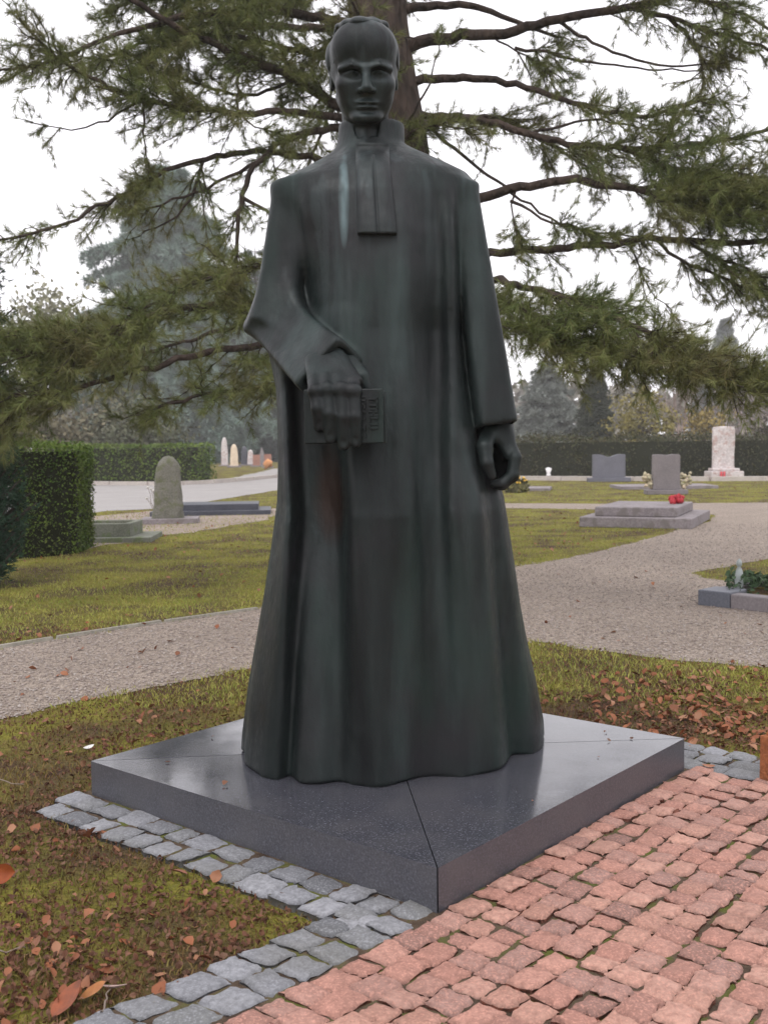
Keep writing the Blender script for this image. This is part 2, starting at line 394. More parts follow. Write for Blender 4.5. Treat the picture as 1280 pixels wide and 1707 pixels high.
F = smin(F, h.chain([(0, -.355, .545), (0, -.405, .44), (0, -.462, .345)], [.026, .034, .048]), .035)   # nose
for sx in (-1, 1):
    F = smin(F, h.ell((sx*.050, -.405, .328), (.036, .05, .032)), .022)
    F = smax(F, -h.ell((sx*.024, -.437, .300), (.014, .022, .012)), .012)
    F = smax(F, -h.cap((sx*.075, -.410, .315), (sx*.125, -.345, .20), .008, .012), .04)   # nose-to-mouth fold
    F = smin(F, h.ell((sx*.125, -.20, .29), (.085, .10, .11)), .09)                        # cheek
F = smin(F, h.ell((0, -.352, .220), (.090, .044, .022)), .022)                          # lips
F = smin(F, h.ell((0, -.348, .172), (.075, .046, .024)), .022)
F = smax(F, -h.cap((-.09, -.366, .195), (.09, -.366, .195), .007), .012)
F = smax(F, -h.ell((0, -.395, .122), (.09, .045, .022)), .035)
F = smax(F, -h.cap((0, -.425, .285), (0, -.41, .245), .010), .02)
F = smin(F, h.cap((0, .06, .25), (0, .06, -.48), .205, .205), .07)                       # neck
F = smin(F, h.cap((0, -.14, -.02), (0, -.12, -.3), .035), .05)
for sx in (-1, 1):                                                                      # ears
    e = h.ell((sx*.280, .10, .47), (.034, .075, .095)); e = smax(e, -h.ell((sx*.318, .085, .48), (.03, .04, .062)), .02)
    F = smin(F, e, .02)
tc, ts = math.cos(math.radians(3)), math.sin(math.radians(3)); tl = math.radians(1.5)
def place_head(V):
    x, y, z = V.T; x, y = x*tc-y*ts, x*ts+y*tc
    w = np.clip((z+.25)/.45, 0, 1); w = w*w*(3-2*w)*math.radians(13); c, s_ = np.cos(w), np.sin(w)
    y, z = (y-.05)*c-(z-.15)*s_+.05, (y-.05)*s_+(z-.15)*c+.15
    z = np.where(z < .5, .5-(.5-z)*.92, z); x = x-z*math.tan(tl)*.6
    return np.stack([x*1.10, y, z], 1)*HS+HC
V, Q = h.out(F, 1); head = mesh('head', place_head(V), Q, BRONZE, ST)
# hair: close-combed cap with a receding line and a tuft over the brow
cap_ = h.ell((0, .065, .665), (.326, .43, .362))
strand = (.0085*np.sin(h.x*62+h.y*16*np.sin(h.x*9))*(h.z > .2)).astype(f32)
line = -.16+.20*np.clip(np.abs(h.x)/.17, 0, 1)**2-.40*np.clip(np.abs(h.x)-.205, 0, .08)/.08*np.clip((.95-h.z)*3, 0, 1)
hr = smax(cap_+strand, (line-h.y).astype(f32), .03)
hr = smax(hr, (.50+.30*np.clip(-h.y+.12, 0, .3)-h.z).astype(f32), .04)
hr = smin(hr, h.ell((-.0, -.02, .945), (.235, .25, .085))+strand*.4, .05); hr = smin(hr, h.ell((-.03, -.19, .962), (.10, .12, .045))+strand*.4, .03)
for sx in (-1, 1): 
    hr = smax(hr, -h.ell((sx*.345, .08, .47), (.06, .10, .135)), .02)
V, Q = h.out(hr, 1); mesh('hair', place_head(V), Q, BRONZE, head)

# book held flat against the front, and the hand laid over it
bk = at(577, 695, YS-.535); byaw = math.radians(-4)
def bkp(u, v, w=0.0): return bk+np.array([u*math.cos(byaw)-w*math.sin(byaw), u*math.sin(byaw)+w*math.cos(byaw), v])
pm = float(at(641, 695, YS-.5)[0]-at(577, 695, YS-.5)[0]); hb = float(at(577, 651, YS-.5)[2]-at(577, 739, YS-.5)[2])/2
mb = MB()
for w in (-.08, .08): box(mb, bkp(0, 0, w), (pm, .010, hb), byaw)
box(mb, bkp(-pm+.008, 0, 0), (.010, .070, hb), byaw)
book = bevel(mb.build('book', BRONZE, ST, False), .004)
mb = MB(); box(mb, bkp(.004, 0, 0), (pm-.016, .0699, hb-.012), byaw); mb.build('page_block', BRONZE, book, False)
mb = MB()                                                       # raised lettering, two lines turned on end
def stroke(u0, v0, u1, v1, t=.0035):
    c = ((u0+u1)/2, (v0+v1)/2); box(mb, bkp(c[0], c[1], -.0935), (abs(u1-u0)/2+t, .0075, abs(v1-v0)/2+t), byaw)
lu = pm*.36
for k_, v0 in enumerate(np.linspace(hb*.70, -hb*.62, 6)):
    w_ = .026; s_ = .012
    for (a, b, c, d) in [((0, 0, w_, 0), (0, -s_, w_, -s_), (w_*.5, 0, w_*.5, -s_)), ((0, 0, w_, 0), (0, 0, 0, -s_), (w_*.5, 0, w_*.5, -s_*.7), (w_, 0, w_, -s_)), ((0, 0, w_, 0),),
                         ((0, 0, w_, 0), (0, 0, 0, -s_)), ((0, -s_*.5, w_, -s_*.5), (w_, 0, w_, -s_)), ((0, 0, w_, 0), (0, 0, 0, -s_), (w_*.5, 0, w_*.5, -s_*.7), (w_, 0, w_, -s_))][k_]:
        stroke(lu+a, v0+b, lu+c, v0+d)
for k_, v0 in enumerate(np.linspace(hb*.62, -hb*.30, 5)):
    w_ = .028; s_ = .014
    for (a, b, c, d) in [((0, 0, w_, 0), (w_, 0, w_, -s_)), ((0, 0, w_, 0), (0, -s_, w_, -s_), (w_, 0, w_, -s_)), ((0, 0, w_, 0), (w_*.5, 0, w_*.5, -s_), (0, -s_, w_, -s_)),
                         ((0, 0, w_, 0), (0, 0, 0, -s_)), ((0, 0, w_, 0), (0, -s_, w_, -s_), (0, 0, 0, -s_))][k_]:
        stroke(lu+.043+a, v0+b, lu+.043+c, v0+d)
mb.build('lettering', BRONZE, book, False)
def P3(px, py, dy): return at(px, py, YS+dy)
lo = np.minimum(P3(490, 760, -.7), P3(630, 580, -.2))-.03; hi = np.maximum(P3(490, 760, -.2), P3(630, 580, -.7))+.05
h = Grid((lo[0], YS-.80, lo[2]), (hi[0], YS-.30, hi[2]), .0055)
yb = -.535-.090
F = h.tbox(P3(540, 596, -.44), P3(563, 652, yb+.03), (.078, .040), (.103, .042), (1, 0, .1), .04, 0)     # back of the hand
for fx, ftip, kn, r in ((525, (532, 712), 650, .024), (545, (551, 731), 648, .026), (568, (573, 742), 648, .027), (590, (593, 738), 650, .026)):
    a = P3(fx-2, kn-16, yb+.055); b = P3(fx, kn+3, yb-.012); c = P3((fx+ftip[0])/2+.5, (kn+ftip[1])/2, yb-.024); d = P3(ftip[0], ftip[1], yb-.010)
    F = smin(F, h.chain([a, b, c, d], [r*.98, r*.95, r*.92, r*.80], .008), .009)
    F = smin(F, h.ell(P3(fx, kn+1, yb-.020), (r*1.08, r*.95, r*1.0)), .012)
    F = smax(F, -h.ell(P3(ftip[0], ftip[1]-4, yb-.036), (r*.46, r*.34, r*.6)), .004)                   # nail
F = smin(F, h.chain([P3(585, 606, -.43), P3(604, 627, -.47), P3(613, 648, -.475)], [.034, .026, .019], .01), .02)   # thumb behind the cover
V, Q = h.out(F, 1); tag(mesh('hand', V, Q, BRONZE, ST), 'hand spread over the front of the book')
# hanging hand, half closed
h = Grid(P3(785, 830, -.25)-np.array([.02, .10, .02]), P3(880, 690, -.25)+np.array([.02, .34, .05]), .0055)
F = h.chain([P3(828, 690, -.05), P3(832, 722, -.06)], [.062, .058])
F = smin(F, h.tbox(P3(830, 712, -.04), P3(851, 764, -.05), (.040, .075), (.034, .10), (1, 0, .25), .03), .04)
F = smin(F, h.ell(P3(838, 770, .03), (.045, .05, .085)), .03)
for k_, dy in enumerate((-.135, -.075, -.02, .03)):                                                     # index (nearest) to little finger
    o = (0, 2, 0, -4)[k_]; r = (.024, .025, .024, .021)[k_]
    F = smin(F, h.chain([P3(853, 752, dy+.02), P3(858, 763, dy), P3(854+o*.5, 791+o, dy-.01), P3(837, 806+o, dy-.012), P3(823-k_*2, 806+o, dy-.004)], [r, r*1.1, r, r*.92, r*.75], .008), .010)
F = smin(F, h.chain([P3(815, 718, -.10), P3(807, 745, -.17), P3(811, 772, -.19), P3(819, 793, -.185)], [.036, .032, .027, .020], .01), .02)
V, Q = h.out(F, 1); tag(mesh('hand', V, Q, BRONZE, ST), 'hanging hand half closed below the cuff')

# ------------------------------------------------------------------ granite plinth in four mitred slabs
def granite():
    M = Mat('polished dark granite', .16, .85)
    b = M.ramp(M.noise(150, 2), [(.3, (.024, .025, .031)), (.52, (.048, .049, .060)), (.75, (.098, .098, .118))])
    b = M.mix(M.ramp(M.voro(160, 'Distance'), [(.0, .2), (.35, .0)]), b, (.02, .02, .025))
    w = M.ramp(M.noise(4.5, 6), [(.42, 0.0), (.72, .55)])
    M.color(M.mix(w, b, (.075, .072, .078)))
    gz_ = M.N.new('ShaderNodeSeparateXYZ'); M.L.new(M.N.new('ShaderNodeNewGeometry').outputs['True Normal'], gz_.inputs[0])
    M.rough(M.mix(M.ramp(gz_.outputs[2], [(.3, 0.0), (.7, 1.0)]), (.42, .42, .42), M.ramp(M.noise(3.2, 5), [(.35, .07), (.7, .20)]))); M.bump(M.noise(9, 3), .02, .02); return M.m
GRAN = granite()
PL = empty('granite_plinth', tuple(float(v) for v in PC), 'low square plinth of polished grey granite under the statue', 'plinth')
g0 = .0016; c_ = (S1/2, S2/2); rise = .008
for a, b in (((0, 0), (S1, 0)), ((S1, 0), (S1, S2)), ((S1, S2), (0, S2)), ((0, S2), (0, 0))):
    A = np.array(a, float); B = np.array(b, float); C = np.array(c_); t = (B-A)/np.linalg.norm(B-A); nrm = np.array([-t[1], t[0]])
    pts = [A+t*g0*2, B-t*g0*2, C+nrm*0-nrm*g0*2]
    mb = MB(); Vt = []
    for z in (0.0, ZP-.004, ZP):
        for p_ in pts:
            zz = z if z == 0 else z+(rise if p_ is pts[2] else 0)
            Vt.append(pl(p_[0], p_[1], zz))
    mb.add(Vt, [[0, 1, 4, 3], [1, 2, 5, 4], [2, 0, 3, 5], [3, 4, 7, 6], [4, 5, 8, 7], [5, 3, 6, 8]]); mb.add(np.array(Vt)[[6, 7, 8]], [[0, 1, 2]])
    o = mb.build('slab', GRAN, PL, False)

# ------------------------------------------------------------------ ground, paths, paving
def G2(pts): return gr(*np.array(pts, float).T)[:, :2]
def sheet(name, poly, z, mat, step=.25, jit=.03, kind='structure'):
    """flat sheet from a ground polygon; the outline is resampled and roughened"""
    P = np.vstack([poly, poly[:1]]); out = []
    for a, b in zip(P[:-1], P[1:]):
        n = max(1, int(np.linalg.norm(b-a)/step)); n = min(n, 80)
        for i in range(n): out.append(a+(b-a)*i/n+(rng.normal(0, jit, 2) if i else 0))
    V = np.c_[np.array(out), np.full(len(out), z)]
    from mathutils.geometry import tessellate_polygon
    F = np.array([list(t) for t in tessellate_polygon([[Vector(v) for v in V]])])
    nz = np.cross(V[F[:, 1]]-V[F[:, 0]], V[F[:, 2]]-V[F[:, 0]])[:, 2]; F[nz < 0] = F[nz < 0][:, ::-1]
    return tag(mesh(name, V, F, mat, None, False, np.array([0, 0, 0.0])), kind=kind)
def soil():
    M = Mat('mossy soil', .95, .1)
    b = M.ramp(M.noise(7, 5), [(.25, (.040, .024, .016)), (.45, (.085, .050, .030)), (.6, (.10, .075, .034)), (.8, (.15, .10, .066))])
    gz = M.ramp(M.noise(1.1, 5), [(.40, 0.0), (.58, .85)])
    b = M.mix(gz, b, M.ramp(M.noise(22, 4), [(.25, (.11, .115, .018)), (.5, (.21, .20, .030)), (.75, (.30, .24, .06))]))
    b = M.mix(M.ramp(M.noise(60, 3), [(.45, 0.0), (.7, .5)]), b, (.02, .014, .01))
    M.color(b); M.bump(M.noise(45, 6), .9, .03); return M.m
def gravel_mat(name, tint):
    M = Mat(name, .9, .15)
    b = M.ramp(M.voro(105, 'Color'), [(.1, tuple(.50*t for t in tint)), (.5, tint), (.9, tuple(min(1, 1.5*t) for t in tint))])
    b = M.mix(M.ramp(M.noise(1.2, 5), [(.4, 0.0), (.7, .45)]), b, tuple(.68*t for t in tint))
    b = M.mix(M.ramp(M.noise(26, 5), [(.42, 0.0), (.66, .6)]), b, (tint[0]*.45, tint[1]*.40, tint[2]*.36))
    M.color(b); M.bump(M.voro(105, 'Distance'), .9, .010); return M.m
SOIL = soil(); GRAVEL = gravel_mat('pale gravel', (.335, .280, .235)); ROADM = stone_mat('worn road surface', (.22, .205, .195), (.28, .265, .255), .8, .9, 40, .1)
Gd = 700.0
n = 64; a = np.arange(n)*2*np.pi/n
mesh_ = mesh('ground', np.r_[[(0, 60, 0)], np.c_[np.cos(a)*Gd, 60+np.sin(a)*Gd, a*0]], np.array([(0, 1+i, 1+(i+1) % n) for i in range(n)]), SOIL, None, False, np.zeros(3)); tag(mesh_, kind='structure')
# gravel: path on the left, behind the statue, opening into a yard on the right
gravel_poly = G2([(-260,1118),(0,1081),(120,1062),(250,1042),(432,1015),(560,990),(700,968),(866,944),(950,930),(1050,907),(1130,884),(1185,868),(1190,858),(1100,852),(960,849),(840,847),
                  (700,846),(700,838),(840,839),(1000,840),(1280,838),(1600,838),(1600,925),(1400,925),(1285,931),(1232,940),(1150,956),(1172,964),(1290,976),(1500,990),(1600,1150),(1280,1113),(1140,1103),(1000,1085),(890,1070),(760,1075),(600,1090),(426,1114),(300,1138),(140,1168),(0,1200),(-260,1262)])
tag(sheet('gravel_path', gravel_poly, .004, GRAVEL, .18, .035))
road_poly = G2([(-500,806),(158,806),(300,808),(470,796),(700,780),(700,806),(470,816),(360,834),(300,845),(255,849),(180,852),(100,862),(-500,900)])
tag(sheet('road', road_poly, .006, ROADM, .6, .05))
dirt = stone_mat('bare pale soil', (.16, .12, .095), (.26, .21, .18), .9, .95, 20, .3)
sheet('bare_ground', G2([(150,862),(250,852),(400,858),(470,846),(470,858),(440,868),(330,885),(240,900),(150,915),(60,925),(0,940),(-100,950),(-100,935),(30,912)]), .004, dirt, .4, .12)
sheet('bare_ground', G2([(364,802),(465,780),(465,797),(364,807)]), .009, ROADM, .8, .1)
# kerbs
CONC = stone_mat('pale concrete', (.30, .265, .24), (.40, .36, .33), 2.5, .9, 30, .2)
DARKC = stone_mat('weathered edging stone', (.16, .15, .12), (.30, .28, .24), 4, .9, 30, .3)
def strip(name, P, w, hgt, mat, label=None, cat='kerb', step=.9):
    P = resample(np.asarray(P, float), step); mb = MB()
    for a, b in zip(P[:-1], P[1:]):
        t = (b-a); L = np.linalg.norm(t); c = (a+b)/2
        box(mb, (c[0], c[1], hgt/2-.02), (L/2-.006, w/2, hgt/2+.02+rng.normal(0, .003)), math.atan2(t[1], t[0])+rng.normal(0, .006), .96)
    o = mb.build(name, mat, None, False)
    return tag(o, label, cat) if label else tag(o, kind='structure')
strip('path_edging', G2([(-120,1101),(0,1081),(120,1062),(250,1042),(340,1028),(432,1016)]), (.035), .03, DARKC, 'thin stone edging between the left lawn and the gravel path', 'edging')
strip('road_kerb', G2([(60,808),(160,808.5),(300,810.5),(365,806),(470,795.5),(600,786)]), .25, .16, CONC, 'long pale kerb on the far side of the light road', 'kerb', 2.0)
strip('lawn_kerb', G2([(830,800),(960,801),(1120,802),(1280,801.5),(1450,800)]), .5, .17, CONC, 'long pale kerb stone in front of the right far hedge', 'kerb', 2.5)

# setts
def sett_mat(name, cols, moss):
    M = Mat(name, .75, .3)
    b = M.ramp(M.island(), [(i/(len(cols)-1), c) for i, c in enumerate(cols)])
    b = M.mix(M.ramp(M.noise(55, 4), [(.35, .0), (.65, .55)]), b, tuple(c*.55 for c in cols[1]))
    b = M.mix(M.ramp(M.noise(130, 2), [(.5, .0), (.68, .55)]), b, tuple(min(1, c*1.7) for c in cols[1]))
    b = M.mix(M.ramp(M.noise(2.3, 4), [(.5, .0), (.72, .4)]), b, moss)
    M.color(b); M.bump(M.noise(70, 5), .5, .008); M.rough(M.ramp(M.noise(12, 3), [(.3, .6), (.7, .85)])); return M.m
PINK = sett_mat('rough pink granite', [(.21, .125, .105), (.35, .175, .135), (.42, .225, .175), (.28, .17, .145), (.47, .27, .21), (.34, .185, .14)], (.13, .075, .06))
GREY = sett_mat('rough grey granite', [(.11, .112, .12), (.18, .182, .195), (.25, .252, .27), (.15, .152, .15), (.30, .30, .32)], (.08, .075, .05))
def sett(mb, corners, top, dome=.0045):
    n = 7; u = np.linspace(-1, 1, n); U, Vv = np.meshgrid(u, u, indexing='ij')
    q = np.array(corners)                        # (4,2) : --, +-, ++, -+
    if (q[1, 0]-q[0, 0])*(q[3, 1]-q[0, 1])-(q[1, 1]-q[0, 1])*(q[3, 0]-q[0, 0]) < 0: q = q[[0, 3, 2, 1]]
    # rounded, chipped outline
    sgn = lambda t: np.sign(t)*np.abs(t)**.8
    r = 1-.05*(np.abs(U*Vv))**4
    U2, V2 = sgn(U)*r, sgn(Vv)*r
    w = [(1-U2)*(1-V2)/4, (1+U2)*(1-V2)/4, (1+U2)*(1+V2)/4, (1-U2)*(1+V2)/4]
    XY = sum(wk[..., None]*qk for wk, qk in zip(w, q))
    d = np.maximum(np.abs(U), np.abs(Vv)); edge = d > .99
    XY = XY+rng.normal(0, .0022, XY.shape)+rng.normal(0, .0028, XY.shape)*edge[..., None]
    tilt = rng.normal(0, .0028, 2)
    Z = top+dome*(1-np.maximum(U**4, Vv**4))*rng.uniform(.6, 1.2)+tilt[0]*U+tilt[1]*Vv+rng.normal(0, .0016, U.shape)-.006*edge
    idx = np.arange(n*n).reshape(n, n)
    ringi = np.r_[idx[:-1, 0], idx[-1, :-1], idx[:0:-1, -1], idx[0, :0:-1]]
    V = np.c_[XY.reshape(-1, 2), Z.ravel()]; cen = q.mean(0)
    lowv = V[ringi].copy(); lowv[:, :2] = cen+(lowv[:, :2]-cen)*1.02; lowv[:, 2] = -.02
    F = np.stack([idx[:-1, :-1], idx[1:, :-1], idx[1:, 1:], idx[:-1, 1:]], -1).reshape(-1, 4)
    k = len(ringi); j = np.arange(k); S_ = np.stack([ringi, n*n+j, n*n+(j+1) % k, ringi[(j+1) % k]], -1)
    mb.add(np.vstack([V, lowv]), np.vstack([F, S_[:, ::-1]]))
def sett_rows(mb, row_lo, row_hi, a0, a1, mapper, depth=.125, lenm=.135, gap=.011, keep=None, top=.022):
    """rows run along a; mapper(a,b)->xy"""
    b = row_lo
    while b < row_hi-1e-6:
        a = a0+rng.uniform(-.1, 0); ph = rng.uniform(0, 6)
        while a < a1:
            L = lenm*rng.uniform(.78, 1.25); wob = lambda t: .0035*math.sin(t*5+ph)+.008*math.sin(t*2.1)
            j = lambda: rng.normal(0, .0045)
            c = [mapper(a+gap/2+j(), b+gap/2+wob(a)+j()), mapper(a+L-gap/2+j(), b+gap/2+wob(a+L)+j()), mapper(a+L-gap/2+j(), b+depth-gap/2+wob(a+L)+j()), mapper(a+gap/2+j(), b+depth-gap/2+wob(a)+j())]
            if keep is None or keep(np.mean(c, 0)): sett(mb, c, top+rng.normal(0, .003))
            a += L
        b += depth
P2 = lambda a, b: pl(a, b)[..., :2]
def pmap(a, b):                                  # pink field: the pattern drifts gently round towards the viewer
    return P2(a-.02*b, b+.035*math.sin(a*1.3))
BW = .125*2+.012
def band(a, b):                                  # grey edging carried on past the front corner, curving to the left
    k = max(0, -a); return P2(a, b+.10*k**1.6)
def pinkmap(a, b):
    k = max(0, -a); return P2(a, b-.012+.10*k**1.6*math.exp(b*.5))
mb = MB()
def vis(c): 
    return c[1] > .2 and abs(c[0]) < .55*c[1]+1.6
sett_rows(mb, -44*.099, 0, -2.4, S1+.0, pinkmap, .099, .112, .0035, vis, .024)
tag(mb.build('pink_pavement', PINK, None, True, np.zeros(3)), kind='structure')
mb = MB()
sett_rows(mb, 0, BW, -2.4, -.005, band, .131, .135, .005)
sett_rows(mb, 0, BW+.12, -2.6, .12, lambda a, b: P2(S1+.03+b, a), .131, .135, .005)
sett_rows(mb, -.132, -.01, BW-.12, S2+.06, lambda a, b: P2(b-.004, a), .131, .135, .005)
sett_rows(mb, -.263, -.14, BW-.12, S2-.05, lambda a, b: P2(b-.004, a), .131, .135, .005)
tag(mb.build('grey_pavement', GREY, None, True, np.zeros(3)), kind='structure')
def joint():
    M = Mat('mossy joints', .95, .1)
    b = M.ramp(M.noise(9, 4), [(.35, (.055, .038, .028)), (.5, (.10, .072, .050)), (.64, (.095, .105, .026))])
    M.color(b); M.bump(M.noise(80, 4), .8, .02); return M.m
JO = joint()
edge = [band(a, BW-.03) for a in np.linspace(-2.4, -BW-.01, 14)]
pave_poly = np.array(edge+[P2(-BW+.03, BW-.04), P2(-BW+.03, S2-.05), P2(-.10, S2+.04), P2(.05, S2+.06), P2(0.05, .05), P2(S1-.05, .05), P2(S1-.05, .12), P2(S1+.40, .12), P2(S1+.40, -4.5), P2(-2.4, -4.5)])
sheet('paving_bed', pave_poly, .0150, JO, .2, .012)

# ------------------------------------------------------------------ lawn, litter, pebbles
def unit(v): return v/(np.linalg.norm(v, axis=-1, keepdims=True)+1e-9)
def wedge(n, d0, d1, p, k=.41, c=.25):                          # ground points in front of the viewer, thinning out with distance
    u = rng.random(n); q = 1-p if abs(1-p) > 1e-3 else 1e-3; d = (d0**q+u*(d1**q-d0**q))**(1/q)
    x = rng.uniform(-1, 1, n)*(k*d+c); return np.c_[x, d]
plinth_poly = pl([-.02, S1+.02, S1+.02, -.02], [-.02, -.02, S2+.02, S2+.02])[:, :2]
dirt_polys = [G2([(150,862),(250,852),(400,858),(470,846),(470,858),(440,868),(330,885),(240,900),(150,915),(60,925),(0,940),(-100,950),(-100,935),(30,912)])]
def lawn_mask(P, soft=.06):
    Q = P+rng.normal(0, soft, P.shape)
    return ~(inpoly(Q, gravel_poly) | inpoly(Q, road_poly) | inpoly(P+rng.normal(0, .028, P.shape), pave_poly) | inpoly(P, plinth_poly))
bpatch = [(250,1560,330,110,1.0),(60,1400,120,90,.8),(140,1380,150,60,.9),(420,1545,110,40,1),(1150,1190,190,60,.75),(1220,1240,90,50,1.0),(160,1060,220,18,.8),(950,862,140,14,.9),(1000,905,160,14,.5),(1060,895,150,10,.6),(300,862,180,10,.5),(220,1235,120,45,.6),(200,1290,60,30,.9),(60,1690,200,60,.8)]
BP = []
for px, py, rx, ry, w_ in bpatch:
    c = gr(px, py)[:2]; ex = gr(px+rx, py)[:2]-c; ey = gr(px, py-ry)[:2]-c; BP.append((c, np.linalg.norm(ex), np.linalg.norm(ey), w_))
def brown(P):
    b = np.zeros(len(P))
    for c, rx, ry, w_ in BP:
        d = np.sqrt(((P[:, 0]-c[0])/rx)**2+((P[:, 1]-c[1])/ry)**2); b = np.maximum(b, w_*np.clip(1.4-d, 0, 1))
    nz_ = .6*vnoise(P[:, 0]*1.7, P[:, 1]*1.7, 3)+.4*vnoise(P[:, 0]*6, P[:, 1]*6, 5)
    return np.clip(b*.75+(nz_-.5)*1.1, 0, 1)
def blades(n, d0, d1, p, h0, h1, w0, keep, k=.41, c=.25):
    P = wedge(n, d0, d1, p, k, c); P = P[lawn_mask(P)]; b = brown(P); P = P[rng.random(len(P)) < keep(b)]
    n = len(P); d = P[:, 1]; hh = rng.uniform(h0, h1, n)*(.8+.6*vnoise(P[:, 0]*4, P[:, 1]*4, 9)); w_ = w0*(1+.13*d)*rng.uniform(.7, 1.3, n)
    a = rng.uniform(0, 2*np.pi, n); t = np.c_[np.cos(a), np.sin(a)]; lean = rng.normal(0, .55, (n, 2))*hh[:, None]
    B = np.c_[P, np.zeros(n)]; A1 = B+np.c_[t*w_[:, None], np.zeros(n)]; A2 = B-np.c_[t*w_[:, None], np.zeros(n)]
    M1 = B+np.c_[lean*.35+t*w_[:, None]*.7, hh*.6]; M2 = B+np.c_[lean*.35-t*w_[:, None]*.7, hh*.6]; T = B+np.c_[lean, hh]
    V = np.stack([A1, A2, M2, M1, T], 1).reshape(-1, 3); i = np.arange(n)[:, None]*5
    return V, i+np.array([[0, 1, 2, 3]]), i+np.array([[3, 2, 4]])
GRASS = foliage_mat('short lawn grass', [(.12, .175, .026), (.22, .265, .042), (.34, .32, .075), (.29, .19, .085), (.15, .215, .036)], .8)
MOSS = foliage_mat('moss and dry stalks', [(.085, .10, .018), (.18, .175, .028), (.15, .075, .036), (.075, .042, .024), (.24, .19, .06)], 1.3)
V, Fq, Ft = blades(140000, 6.0, 40, 1.15, .014, .030, .0017, lambda b: 1-.75*b)
tag(mesh('grass', V, [Fq, Ft], GRASS, None, False, np.zeros(3)), kind='stuff')
V, Fq, Ft = blades(190000, 1.4, 8.5, 1.0, .008, .024, .0018, lambda b: 1-.55*b, .5, 1.3)
tag(mesh('moss', V, [Fq, Ft], MOSS, None, False, np.zeros(3)), kind='stuff')
def leafmesh(P, size, z0=.012, flat=.45):
    """curled leaves: a folded ten-vertex blade each"""
    n = len(P); L = size; ws = rng.uniform(.28, .46, n)
    s = np.array([-1, -.45, .25, .72, 1.0]); wd = np.array([.06, .8, .95, .55, .02])
    curl = rng.normal(.0, .35, n); fold = rng.uniform(.1, .75, n)
    V = np.zeros((n, 15, 3))
    for k in range(5):
        for m_, sd in enumerate((-1, 0, 1)):
            V[:, k*3+m_, 0] = s[k]*.5; V[:, k*3+m_, 1] = sd*wd[k]*ws*rng.uniform(.75, 1.2, n); V[:, k*3+m_, 2] = curl*s[k]**2*.35+abs(sd)*fold*wd[k]*ws*.8+rng.normal(0, .015, n)
    V *= L[:, None, None]
    yaw = rng.uniform(0, 2*np.pi, n); t1 = rng.normal(0, flat, n); t2 = rng.normal(0, flat, n)
    c, s_ = np.cos(t1), np.sin(t1); y, z = V[..., 1]*c[:, None]-V[..., 2]*s_[:, None], V[..., 1]*s_[:, None]+V[..., 2]*c[:, None]
    c, s_ = np.cos(t2), np.sin(t2); x, z = V[..., 0]*c[:, None]+z*s_[:, None], -V[..., 0]*s_[:, None]+z*c[:, None]
    c, s_ = np.cos(yaw)[:, None], np.sin(yaw)[:, None]; X, Y = x*c-y*s_, x*s_+y*c
    z = z-z.min(1, keepdims=True)+rng.uniform(.3, 1.2, (n, 1))*z0
    W_ = np.stack([X+P[:, :1], Y+P[:, 1:2], z], -1)
    if P.shape[1] > 2: W_[..., 2] += P[:, 2:3]
    F = np.array([[k*3+m_, k*3+3+m_, k*3+4+m_, k*3+1+m_] for k in range(4) for m_ in (0, 1)])
    return W_.reshape(-1, 3), (np.arange(n)[:, None, None]*15+F[None]).reshape(-1, 4)
LEAF = foliage_mat('dead leaves', [(.11, .042, .022), (.26, .085, .036), (.38, .16, .08), (.19, .062, .028), (.44, .25, .15), (.13, .065, .04)], 6, .6)
P = wedge(42000, 1.8, 16, .9); b = brown(P); P = P[lawn_mask(P, .02) & (rng.random(len(P)) < .012+.16*b**1.6)]
Pf = wedge(9000, 14, 42, .5); Pf = Pf[lawn_mask(Pf) & (rng.random(len(Pf)) < .06+.25*brown(Pf))]
Pr = gr(rng.normal(1170, 110, 360), rng.normal(1190, 42, 360))[:, :2]; Pr = Pr[lawn_mask(Pr, .01)]
Pe = gr(rng.uniform(0, 430, 160), rng.normal(0, 9, 160)+np.interp(rng.uniform(0, 430, 160), [0, 430], [1075, 1012]))[:, :2]
Pg = wedge(500, 4.5, 12, .8); Pg = Pg[inpoly(Pg, gravel_poly)][:70]
P = np.vstack([P, Pf, Pr, Pg]); sz = rng.uniform(.020, .050, len(P))*np.where(P[:, 1] > 4.2, 1.25, 1)
V, F = leafmesh(P, sz); tag(mesh('leaf_litter', V, F, LEAF, None, True, np.zeros(3)), kind='stuff')
P = wedge(150000, 1.4, 9, .9, .5, 1.3); b = brown(P); P = P[lawn_mask(P, .015) & (rng.random(len(P)) < .12+.9*b)]
V, F = leafmesh(P, rng.uniform(.008, .026, len(P)), .008, .7)
DEBRIS = foliage_mat('crumbled brown litter', [(.034, .019, .013), (.095, .040, .024), (.16, .070, .042), (.06, .03, .02), (.20, .12, .08)], 8, .8)
tag(mesh('leaf_crumbs', V, F, DEBRIS, None, False, np.zeros(3)), kind='stuff')
n_ = 46; ab = rng.uniform(.04, .96, (n_, 2))*S1; Pt = pl(ab[:, 0], ab[:, 1])[:, :2]; Pt = Pt[np.linalg.norm(Pt-[float(foot[0]), YS], axis=1) > .72]
V, F = leafmesh(np.c_[Pt, np.full(len(Pt), ZP+.004)], rng.uniform(.006, .03, len(Pt)), .002, .25); tag(mesh('plinth_litter', V, F, DEBRIS, None, False, np.array([PC[0], PC[1], ZP])), kind='stuff')
PEB = foliage_mat('loose gravel stones', [(.17, .14, .125), (.28, .235, .21), (.40, .36, .33), (.22, .175, .15), (.52, .49, .46), (.30, .25, .225)], 3, .85)
P = wedge(60000, 4.3, 19, 1.2); P = P[inpoly(P+rng.normal(0, .05, P.shape), gravel_poly)]; n = len(P)
